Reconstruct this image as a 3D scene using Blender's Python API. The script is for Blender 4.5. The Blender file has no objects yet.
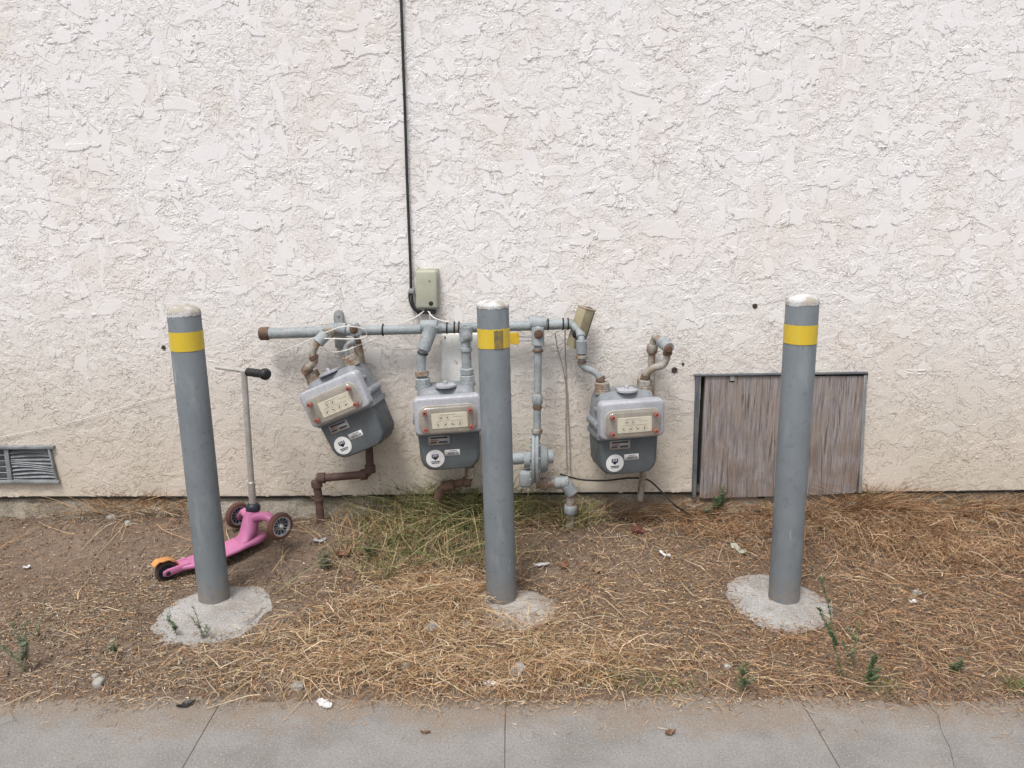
import bpy, bmesh, math, random
import numpy as np
from mathutils import Vector, Matrix, Euler

random.seed(7); rng = np.random.default_rng(7)
S = bpy.context.scene
COL = S.collection
R = math.radians

# ------------------------------------------------------------------ camera
F_PX = 828.0; PITCH = 12.6; CAM = Vector((0, -3.55, 1.5))
cam = bpy.data.cameras.new('camera'); camo = bpy.data.objects.new('camera', cam); COL.objects.link(camo)
camo.location = CAM; camo.rotation_euler = (R(90 - PITCH), 0, 0)
cam.sensor_width = 36; cam.lens = F_PX / 1024 * 36; cam.clip_end = 2000; cam.clip_start = 0.02
S.camera = camo

# ------------------------------------------------------------------ light (bright overcast)
SUN_EL, SUN_AZ = 62, 205      # elevation; compass-like angle, light comes from behind-left of the camera
w = bpy.data.worlds.new('World'); S.world = w; w.use_nodes = True
nt = w.node_tree; nt.nodes.clear()
sky = nt.nodes.new('ShaderNodeTexSky'); sky.sky_type = 'NISHITA'; sky.sun_disc = False
sky.sun_elevation = R(SUN_EL); sky.sun_rotation = R(SUN_AZ); sky.dust_density = 4; sky.air_density = 1.0; sky.ozone_density = 1
hs = nt.nodes.new('ShaderNodeHueSaturation'); hs.inputs['Saturation'].default_value = 0.22
bg = nt.nodes.new('ShaderNodeBackground'); bg.inputs['Strength'].default_value = 0.15
wo = nt.nodes.new('ShaderNodeOutputWorld')
nt.links.new(sky.outputs[0], hs.inputs['Color']); nt.links.new(hs.outputs[0], bg.inputs['Color']); nt.links.new(bg.outputs[0], wo.inputs['Surface'])
sl = bpy.data.lights.new('sun', 'SUN'); sl.energy = 2.0; sl.angle = R(16); sl.color = (1, .955, .90)
so = bpy.data.objects.new('sun', sl); COL.objects.link(so)
az = R(SUN_AZ)
sd = Vector((math.sin(az) * math.cos(R(SUN_EL)), math.cos(az) * math.cos(R(SUN_EL)), math.sin(R(SUN_EL))))  # towards the sun
so.rotation_euler = sd.to_track_quat('Z', 'Y').to_euler(); so.location = (0, -3, 6)
S.view_settings.view_transform = 'Standard'; S.view_settings.look = 'None'
S.view_settings.exposure = 0.26; S.view_settings.gamma = 1; S.view_settings.use_curve_mapping = False
S.render.engine = 'CYCLES'
S.cycles.max_bounces = 6; S.cycles.diffuse_bounces = 3; S.cycles.glossy_bounces = 3; S.cycles.transparent_max_bounces = 8
S.cycles.use_denoising = True

# ------------------------------------------------------------------ surveying helpers
_c, _s = math.cos(R(PITCH)), math.sin(R(PITCH))
def ray(px, py):
    u = (px - 512) / F_PX; v = (py - 384) / F_PX
    return Vector((u, _c - v * _s, -_s - v * _c))
def at(px, py, y):
    d = ray(px, py); t = (y - CAM.y) / d.y
    return CAM + d * t
def sstep(a, b, x):
    t = np.clip((x - a) / (b - a), 0, 1); return t * t * (3 - 2 * t)
_ph = rng.uniform(0, 6.28, (24, 2)); _ka = rng.uniform(0, 6.28, 24)
def wob(x, y, k0, n=8, o=0):
    r = 0
    for i in range(n):
        k = k0 * (1 + .35 * i); a = _ka[(i + o) % 24]
        r = r + np.sin(k * (x * np.cos(a) + y * np.sin(a)) + _ph[(i + o) % 24, 0]) / (1 + .5 * i)
    return r / 2.4
def gz(x, y):
    """height of the soil"""
    x = np.asarray(x, float); y = np.asarray(y, float)
    z = .010 + .076 * sstep(-.50, -.05, y)
    z = z + .006 * wob(x, y, 7) + .004 * wob(x, y, 22, o=5)
    z = z + .012 * np.exp(-((x + 1.6) / .7) ** 2) * sstep(-.30, .02, y) + .02 * sstep(.5, 1.4, x) * sstep(-.3, 0, y)
    for (cx, cy), (ox, oy) in zip(FOOT, FOFF):
        d = np.hypot(x - cx - ox, (y - cy - oy) / 1.15); z = z - .020 * (1 - sstep(.12, .25, d + .012 * wob(x, y, 45, o=1)))
    e = y + 1.285 + .022 * wob(x, y * 0, 5, o=3) + .012 * wob(x, y * 0, 31, o=9)
    z = z - .03 * (1 - sstep(-.05, .045, e))
    return z
FOOT = []
FOFF = [(.03, -.115), (.05, -.05), (-.030, -.015)]
def ground(px, py):
    d = ray(px, py); t = (0.0 - CAM.z) / d.z
    for _ in range(12):
        p = CAM + d * t; t += (float(gz(p.x, p.y)) - p.z) / d.z
    return CAM + d * t

# ------------------------------------------------------------------ materials
def nodes(name):
    m = bpy.data.materials.new(name); m.use_nodes = True; t = m.node_tree
    b = t.nodes['Principled BSDF']; return m, t, b
def N(t, ty, **kw):
    n = t.nodes.new(ty)
    for k, v in kw.items():
        if k in n.inputs: n.inputs[k].default_value = v
        else: setattr(n, k, v)
    return n
def L(t, a, b): t.links.new(a, b)
def noise(t, vec, scale, detail=4, rough=.55, dist=0):
    n = N(t, 'ShaderNodeTexNoise'); n.inputs['Scale'].default_value = scale; n.inputs['Detail'].default_value = detail
    n.inputs['Roughness'].default_value = rough; n.inputs['Distortion'].default_value = dist
    if vec is not None: L(t, vec, n.inputs['Vector'])
    return n.outputs['Fac']
def ramp(t, fac, a, b, ca=0., cb=1., smooth=True):
    n = N(t, 'ShaderNodeMapRange'); n.interpolation_type = 'SMOOTHSTEP' if smooth else 'LINEAR'
    L(t, fac, n.inputs['Value']); n.inputs['From Min'].default_value = a; n.inputs['From Max'].default_value = b
    n.inputs['To Min'].default_value = ca; n.inputs['To Max'].default_value = cb
    return n.outputs['Result']
def mix(t, fac, a, b, blend='MIX'):
    n = N(t, 'ShaderNodeMix'); n.data_type = 'RGBA'; n.blend_type = blend
    if isinstance(fac, (int, float)): n.inputs[0].default_value = fac
    else: L(t, fac, n.inputs[0])
    for v, i in ((a, 6), (b, 7)):
        if isinstance(v, (tuple, list)): n.inputs[i].default_value = (*v[:3], 1)
        else: L(t, v, n.inputs[i])
    return n.outputs[2]
def math_(t, op, a, b=None, c=None):
    n = N(t, 'ShaderNodeMath'); n.operation = op
    for v, i in ((a, 0), (b, 1), (c, 2)):
        if v is None: continue
        if isinstance(v, (int, float)): n.inputs[i].default_value = v
        else: L(t, v, n.inputs[i])
    return n.outputs[0]
def coords(t, scale=None, rot=None):
    g = N(t, 'ShaderNodeNewGeometry').outputs['Position']
    if scale is None and rot is None: return g
    m = N(t, 'ShaderNodeMapping'); L(t, g, m.inputs['Vector'])
    if scale: m.inputs['Scale'].default_value = scale
    if rot: m.inputs['Rotation'].default_value = rot
    return m.outputs[0]
def bump(t, b, h, strength=.5, dist=.002):
    n = N(t, 'ShaderNodeBump'); n.inputs['Strength'].default_value = strength; n.inputs['Distance'].default_value = dist
    L(t, h, n.inputs['Height']); L(t, n.outputs[0], b.inputs['Normal'])

def paint(name, c, c2=None, rough=.5, metal=0., rust=0., rustcol=(.20, .095, .045), dirt=.25, scale=14, spec=.4, bmp=.25, fade=None, mud=False):
    """weathered paint: two tones, dirt speckle, optional rust patches"""
    m, t, b = nodes(name); v = coords(t)
    c2 = c2 or tuple(x * .82 for x in c)
    col = mix(t, ramp(t, noise(t, v, scale, 5), .35, .7), c, c2)
    col = mix(t, ramp(t, noise(t, v, scale * 7, 3), .54, .70, 0, dirt), col, tuple(x * .45 for x in c))
    if fade: col = mix(t, ramp(t, noise(t, coords(t, (9, 9, 2)), 3, 4), .52, .72, 0, .6), col, fade)
    if mud:      # splashed soil near the ground, small chips and pale scratches
        z = N(t, 'ShaderNodeSeparateXYZ'); L(t, v, z.inputs[0])
        k = math_(t, 'MULTIPLY', ramp(t, z.outputs['Z'], .16, .0), ramp(t, noise(t, v, 45, 5, .7), .38, .62))
        col = mix(t, math_(t, 'MULTIPLY', k, .75), col, (.23, .18, .14))
        col = mix(t, ramp(t, noise(t, v, 26, 4, .6), .700, .712), col, (.07, .05, .04))
        col = mix(t, ramp(t, noise(t, coords(t, (1, 1, .25), (0, R(12), 0)), 38, 5, .7), .665, .70, 0, .7), col, (.33, .35, .36))
    ro = ramp(t, noise(t, v, scale * 3, 3), .3, .7, rough - .1, rough + .12)
    if rust > 0:
        rn = noise(t, v, 24, 6, .65, .3); k = ramp(t, rn, .68 - rust * .45, .80 - rust * .38)
        rc = mix(t, noise(t, v, 120, 3), rustcol, tuple(x * 1.9 for x in rustcol))
        col = mix(t, k, col, rc)
    L(t, col, b.inputs['Base Color']); L(t, ro, b.inputs['Roughness'])
    b.inputs['Metallic'].default_value = metal; b.inputs['Specular IOR Level'].default_value = spec
    if bmp: bump(t, b, noise(t, v, 160, 4), bmp, .001)
    return m

M = {}
M['bollard'] = paint('bollard_paint', (.158, .178, .195), (.136, .154, .170), .6, rust=0, dirt=.25, scale=6, bmp=.5, fade=(.20, .225, .24), mud=True)
M['band'] = None
M['pipe'] = paint('pipe_paint', (.315, .345, .36), (.225, .25, .265), .6, rust=.24, rustcol=(.15, .10, .07), dirt=.6, bmp=.6)
M['pipe_rusty'] = paint('pipe_rusty_paint', (.34, .33, .30), (.26, .235, .20), .7, rust=.55, rustcol=(.145, .095, .06), dirt=.7, bmp=.8)
M['rust'] = paint('rust', (.17, .105, .07), (.095, .055, .042), .8, dirt=.6, bmp=1.0, scale=30)
M['brown'] = paint('brown_pipe', (.105, .062, .052), (.075, .042, .036), .7, dirt=.4, bmp=.7, scale=20)
M['meter_up'] = paint('meter_grey', (.235, .252, .272), (.175, .192, .21), .5, dirt=.45, bmp=.4, rust=.08)
M['meter_low'] = paint('meter_dark_grey', (.105, .120, .130), (.083, .096, .105), .5, dirt=.25, bmp=.35)
M['meter_plate'] = paint('meter_plate', (.42, .43, .47), (.34, .35, .385), .5, metal=.1, dirt=.4, bmp=.2)
M['bezel'] = paint('index_backing', (.40, .375, .335), (.30, .28, .25), .45, dirt=.3, bmp=.1)
M['dial'] = paint('dial_cream', (.82, .78, .66), (.76, .71, .60), .6, dirt=.1, bmp=0)
M['seal'] = paint('seal_red', (.35, .10, .08), (.26, .085, .07), .45, dirt=.2, bmp=0)
M['white'] = paint('sticker_white', (.70, .70, .70), (.62, .62, .63), .5, dirt=.15, bmp=0)
M['ink'] = paint('ink', (.05, .065, .11), None, .6, dirt=0, bmp=0)
M['black'] = paint('black_rubber', (.018, .018, .02), (.03, .03, .032), .55, dirt=.1, bmp=.1)
M['tag'] = paint('nameplate', (.42, .40, .37), (.33, .32, .30), .45, metal=.2, dirt=.3, bmp=0)
M['tan'] = paint('tan_cover', (.33, .29, .19), (.27, .235, .155), .6, dirt=.4, bmp=.3, rust=.12)
M['tan2'] = paint('tan_cover_edge', (.33, .26, .20), (.27, .21, .15), .6, dirt=.4, bmp=.3)
M['jbox'] = paint('beige_box', (.41, .41, .33), (.36, .365, .295), .5, dirt=.2, bmp=.1)
M['panel'] = paint('white_panel', (.84, .84, .82), (.76, .76, .73), .5, dirt=.3, bmp=.2, rust=.05)
M['wire_w'] = paint('white_wire', (.80, .78, .74), None, .6, dirt=.1, bmp=0)
M['yellow'] = paint('yellow_tape', (.60, .40, .03), (.50, .31, .02), .5, dirt=.3, bmp=.1)
M['peel'] = paint('tape_residue', (.30, .20, .05), (.12, .12, .08), .8, dirt=.7, bmp=.5, scale=60)
M['steel'] = paint('brushed_steel', (.62, .61, .59), (.50, .48, .45), .35, metal=.6, dirt=.2, bmp=.05)
M['rim'] = paint('wheel_rim', (.42, .44, .48), (.30, .31, .35), .35, metal=.3, dirt=.2, bmp=0)
M['tyre'] = paint('dusty_tyre', (.135, .060, .045), (.085, .042, .035), .8, dirt=.3, bmp=.2)
M['tyre_rear'] = paint('dark_tyre', (.040, .030, .028), (.075, .05, .04), .8, dirt=.3, bmp=.2)
M['pink'] = paint('pink_plastic', (.49, .170, .325), (.43, .135, .27), .38, dirt=.12, bmp=.05, scale=8)
M['orange'] = paint('orange_plastic', (.60, .27, .09), (.50, .22, .08), .45, dirt=.2, bmp=.1)
M['navy'] = paint('navy_plastic', (.025, .03, .045), None, .4, dirt=.1, bmp=0)
M['stop'] = paint('dark_trim', (.085, .095, .115), (.14, .145, .15), .6, dirt=.4, bmp=.3, rust=.1)
M['galv'] = paint('galvanised', (.33, .34, .34), (.25, .26, .27), .5, metal=.3, dirt=.5, bmp=.3)
M['vent'] = paint('vent_metal', (.29, .31, .33), (.17, .18, .18), .6, metal=.1, dirt=.8, bmp=.3)
M['void'] = paint('crawl_dark', (.03, .028, .025), None, .9, dirt=0, bmp=0)
M['hole'] = paint('hole_dark', (.06, .045, .04), None, .9, dirt=0, bmp=0)
M['stone'] = paint('stone', (.36, .35, .32), (.24, .23, .21), .85, dirt=.4, bmp=.8, scale=40)
M['paper'] = paint('paper', (.66, .66, .68), (.56, .56, .57), .7, dirt=.15, bmp=.2)
M['leaf_pale'] = paint('pale_dead_leaf', (.32, .23, .16), (.22, .15, .10), .8, dirt=.3, bmp=.3, scale=60)
M['tissue'] = paint('tissue', (.46, .48, .40), (.36, .38, .30), .8, dirt=.3, bmp=.3, scale=60)
M['dull_paper'] = paint('dull_paper', (.40, .40, .42), (.30, .30, .31), .8, dirt=.3, bmp=.3)
M['leaf_brown'] = paint('dead_leaf', (.25, .13, .075), (.13, .07, .045), .7, dirt=.3, bmp=.3, scale=60)
M['leaf_red'] = paint('red_leaf', (.17, .055, .04), (.10, .04, .032), .7, dirt=.3, bmp=.3, scale=60)
M['stem'] = paint('weed_stem', (.15, .18, .08), (.20, .19, .10), .7, dirt=.1, bmp=0)
M['leaf_a'] = paint('weed_leaf', (.105, .165, .075), (.075, .125, .06), .6, dirt=.1, bmp=0, scale=50)
M['leaf_b'] = paint('weed_leaf_grey', (.19, .21, .14), (.14, .165, .11), .7, dirt=.1, bmp=0, scale=50)

def m_band():
    m, t, b = nodes('reflective_yellow'); v = coords(t, (1, 1, 1), (0, R(20), 0))
    vo = N(t, 'ShaderNodeTexVoronoi'); vo.feature = 'DISTANCE_TO_EDGE'; vo.inputs['Scale'].default_value = 150; vo.inputs['Randomness'].default_value = .1; L(t, v, vo.inputs['Vector'])
    k = ramp(t, vo.outputs['Distance'], .03, .16)
    col = mix(t, k, (.60, .47, .08), (.62, .43, .015))
    col = mix(t, ramp(t, noise(t, coords(t), 30, 5), .55, .75, 0, .5), col, (.48, .33, .04))
    L(t, col, b.inputs['Base Color']); b.inputs['Roughness'].default_value = .35
    bump(t, b, k, .3, .001); return m
M['band'] = m_band()

def m_cap(name='white_cap_paint', lo=.45):
    m, t, b = nodes(name); v = coords(t)
    col = mix(t, ramp(t, noise(t, v, 22, 5), lo, lo + .17), (.54, .54, .555), (.36, .33, .28))
    L(t, col, b.inputs['Base Color']); b.inputs['Roughness'].default_value = .8
    bump(t, b, noise(t, v, 90, 5), .9, .003); return m
M['cap'] = m_cap(); M['cap_tan'] = m_cap('worn_cap_paint', .34)

def m_concrete(name, c, c2, dust, speck=.35, disp=.004, edge=False):
    m, t, b = nodes(name); v = coords(t)
    col = mix(t, ramp(t, noise(t, v, 5, 6, .6), .35, .68), c, c2)
    col = mix(t, ramp(t, noise(t, v, 16, 5, .7, .4), .50, .70, 0, .7), col, dust)
    if edge:      # soil washed onto the pavement along the verge, and dirt drifts
        z = N(t, 'ShaderNodeSeparateXYZ'); L(t, v, z.inputs[0])
        q = math_(t, 'ADD', ramp(t, z.outputs['Y'], -1.60, -1.26, 0, 1, False), math_(t, 'MULTIPLY', math_(t, 'SUBTRACT', noise(t, v, 6, 6, .65), .5), 1.6))
        col = mix(t, ramp(t, q, .35, .85, 0, .85), col, (.225, .180, .140))
        col = mix(t, ramp(t, noise(t, v, 3.1, 6, .7, .6), .60, .66, 0, .35), col, (.15, .13, .115))
    sp = noise(t, v, 150 if edge else 200, 4, .75)
    col = mix(t, ramp(t, sp, .53, .64, 0, speck), col, tuple(x * .5 for x in c))
    col = mix(t, ramp(t, sp, .36, .46, speck, 0), col, tuple(min(1, x * 1.45) for x in c))
    L(t, col, b.inputs['Base Color']); b.inputs['Roughness'].default_value = .88; b.inputs['Specular IOR Level'].default_value = .25
    h = math_(t, 'ADD', math_(t, 'MULTIPLY', noise(t, v, 22, 5), 1.0), math_(t, 'MULTIPLY', sp, .35))
    bump(t, b, h, .7, disp); return m
M['sidewalk'] = m_concrete('sidewalk_concrete', (.245, .236, .228), (.185, .177, .168), (.225, .20, .175), .6, .004, True)
M['footing'] = m_concrete('footing_concrete', (.37, .36, .35), (.28, .265, .25), (.235, .19, .15), .8, .010)
M['footing_mid'] = m_concrete('dusty_footing', (.30, .265, .23), (.42, .405, .39), (.23, .18, .14), .5, .010)
M['joint'] = m_concrete('joint_dirt', (.22, .19, .165), (.17, .145, .12), (.22, .18, .15), .3, .003)
M['found'] = m_concrete('foundation_concrete', (.40, .37, .31), (.20, .165, .125), (.14, .13, .07), .8, .05)
M['asphalt'] = m_concrete('asphalt', (.055, .055, .058), (.045, .045, .047), (.08, .07, .06), .3, .004)

def m_soil():
    m, t, b = nodes('dry_soil'); v = coords(t)
    col = mix(t, ramp(t, noise(t, v, 4, 6, .6), .35, .68), (.190, .142, .110), (.145, .105, .078))
    col = mix(t, ramp(t, noise(t, v, 40, 5, .7), .45, .75, 0, .7), col, (.29, .22, .165))
    col = mix(t, ramp(t, noise(t, v, 150, 3), .53, .66, 0, .6), col, (.08, .055, .04))
    L(t, col, b.inputs['Base Color']); b.inputs['Roughness'].default_value = .95; b.inputs['Specular IOR Level'].default_value = .1
    h = math_(t, 'ADD', noise(t, v, 30, 6, .65), math_(t, 'MULTIPLY', noise(t, v, 140, 4), .4))
    bump(t, b, h, 1.0, .012); return m
M['soil'] = m_soil()

def m_stucco():
    m, t, b = nodes('lace_stucco'); g = coords(t)
    xyz = N(t, 'ShaderNodeSeparateXYZ'); L(t, g, xyz.inputs[0])
    v = coords(t, (1, .3, 1.0)); vr = coords(t, (1.0, .3, 1.9), (0, R(28), 0)); vr2 = coords(t, (1.8, .3, 1.0), (0, R(-20), 0))
    n1 = noise(t, vr, 7.5, 5, .55, .5)
    n4 = noise(t, vr2, 6.0, 5, .58, .4)
    n2 = noise(t, v, 16, 3, .50, .5)
    n3 = noise(t, v, 34, 2, .45, .3)
    n5 = noise(t, coords(t, (1, .3, 1.2), (0, R(50), 0)), 27, 2.5, .50, .4)
    up = ramp(t, xyz.outputs['Z'], .3, 1.6)             # bigger trowelled flats higher on the wall
    th1 = math_(t, 'SUBTRACT', .625, math_(t, 'MULTIPLY', up, .085))
    d1 = math_(t, 'SUBTRACT', n1, th1); d4 = math_(t, 'SUBTRACT', n4, math_(t, 'ADD', th1, .01))
    p1 = ramp(t, d1, 0, .014); p4 = ramp(t, d4, 0, .012)
    flat = math_(t, 'MAXIMUM', p1, p4)
    inv = math_(t, 'SUBTRACT', 1., math_(t, 'MULTIPLY', flat, .9))
    def add(*a):
        r_ = a[0]
        for q in a[1:]: r_ = math_(t, 'ADD', r_, q)
        return r_
    def mul(a, k): return math_(t, 'MULTIPLY', a, k)
    grain = noise(t, v, 130, 3, .7)
    msk = ramp(t, noise(t, v, 3.2, 3), .40, .60, .05, 1.)
    rough = add(mul(ramp(t, n2, .50, .515), 1.3), math_(t, 'MULTIPLY', msk, add(mul(ramp(t, n5, .50, .53), 1.1), mul(ramp(t, n3, .50, .54), .6))), mul(ramp(t, n2, .40, .415), 1.0), mul(grain, 1.6))
    h = add(math_(t, 'MULTIPLY', rough, inv), mul(p1, 3.6), mul(p4, 3.0), mul(noise(t, v, 5, 2), 1.5))
    # crevice shade along the lips of the trowelled coat, painted in as dark lines
    def band(x, lo, hi, w):
        return math_(t, 'MULTIPLY', ramp(t, x, lo - w, lo), math_(t, 'SUBTRACT', 1., ramp(t, x, hi, hi + w)))
    e = math_(t, 'MAXIMUM', band(d1, -.006, -.001, .004), band(d4, -.005, -.001, .004))
    e2 = math_(t, 'MAXIMUM', math_(t, 'MAXIMUM', band(n2, .494, .501, .004), band(n2, .394, .401, .004)), math_(t, 'MULTIPLY', msk, band(n5, .490, .500, .007)))
    e2 = math_(t, 'MULTIPLY', e2, math_(t, 'SUBTRACT', 1., flat))
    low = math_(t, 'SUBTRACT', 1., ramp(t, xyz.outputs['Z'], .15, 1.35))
    base = mix(t, low, (.755, .742, .745), (.525, .475, .400))  # darker beige lower down: splash dirt plus shade, both put into the colour
    base = mix(t, ramp(t, noise(t, v, 2.0, 5, .62), .44, .68, 0, .42), base, (.66, .585, .53))
    base = mix(t, math_(t, 'MULTIPLY', mul(flat, .35), math_(t, 'SUBTRACT', 1., mul(low, .9))), base, (.81, .80, .815))
    patch = ramp(t, noise(t, v, 9, 3, .6), .38, .62, .10, .85)
    base = mix(t, mul(math_(t, 'MULTIPLY', e, patch), .60), base, (.36, .28, .24))
    base = mix(t, math_(t, 'MULTIPLY', math_(t, 'MULTIPLY', e2, patch), ramp(t, low, 0, .9, .6, .95)), base, (.27, .21, .17))
    spk = ramp(t, noise(t, v, 120, 3, .6), .56, .66, 0, .5)
    base = mix(t, math_(t, 'MULTIPLY', spk, math_(t, 'SUBTRACT', 1., mul(flat, .7))), base, (.42, .34, .29))
    L(t, base, b.inputs['Base Color']); b.inputs['Roughness'].default_value = .92; b.inputs['Specular IOR Level'].default_value = .15
    d = N(t, 'ShaderNodeDisplacement'); d.inputs['Scale'].default_value = .00095; d.inputs['Midlevel'].default_value = 0
    L(t, h, d.inputs['Height']); L(t, d.outputs[0], t.nodes['Material Output'].inputs['Displacement'])
    m.displacement_method = 'BOTH'; return m
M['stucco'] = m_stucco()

def m_wood():
    m, t, b = nodes('weathered_plywood'); v = coords(t, (1, 1, .06)); v2 = coords(t, (1, 1, .22))
    g = noise(t, v, 120, 8, .78, .15); g2 = noise(t, v2, 22, 5, .6, 1.5)
    col = mix(t, ramp(t, g, .38, .62), (.33, .305, .305), (.155, .138, .138))
    col = mix(t, ramp(t, g2, .42, .66, 0, .7), col, (.27, .215, .18))
    col = mix(t, ramp(t, noise(t, v, 60, 4, .6, .3), .60, .64, 0, .8), col, (.11, .085, .07))
    z = N(t, 'ShaderNodeSeparateXYZ'); L(t, coords(t), z.inputs[0])
    dm = math_(t, 'MULTIPLY', ramp(t, z.outputs['Z'], .62, .25), ramp(t, noise(t, coords(t), 9, 5), .4, .65))
    col = mix(t, math_(t, 'MULTIPLY', dm, .6), col, (.17, .115, .08))
    L(t, col, b.inputs['Base Color']); b.inputs['Roughness'].default_value = .9; b.inputs['Specular IOR Level'].default_value = .15
    bump(t, b, g, .9, .003); return m
M['wood'] = m_wood()

def m_glass():
    m, t, b = nodes('clear_cover'); t.nodes.remove(b)
    tr = N(t, 'ShaderNodeBsdfTransparent'); tr.inputs[0].default_value = (.97, .96, .94, 1)
    gl = N(t, 'ShaderNodeBsdfGlossy'); gl.inputs['Roughness'].default_value = .12
    df = N(t, 'ShaderNodeBsdfDiffuse'); df.inputs[0].default_value = (.44, .43, .40, 1)
    mx = N(t, 'ShaderNodeMixShader'); mx.inputs[0].default_value = .12; L(t, tr.outputs[0], mx.inputs[1]); L(t, gl.outputs[0], mx.inputs[2])
    m2 = N(t, 'ShaderNodeMixShader'); m2.inputs[0].default_value = .10; L(t, mx.outputs[0], m2.inputs[1]); L(t, df.outputs[0], m2.inputs[2])
    L(t, m2.outputs[0], t.nodes['Material Output'].inputs['Surface']); return m
M['glass'] = m_glass()

def m_blade(name, rough=.7, trans=.25):
    m, t, b = nodes(name); a = N(t, 'ShaderNodeAttribute'); a.attribute_name = 'col'
    col = mix(t, ramp(t, noise(t, coords(t), 90, 2), .4, .7, 0, .35), a.outputs['Color'], (.16, .10, .06))
    L(t, col, b.inputs['Base Color']); b.inputs['Roughness'].default_value = rough; b.inputs['Specular IOR Level'].default_value = .2
    return m
M['blade'] = m_blade('dry_blades')

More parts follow.
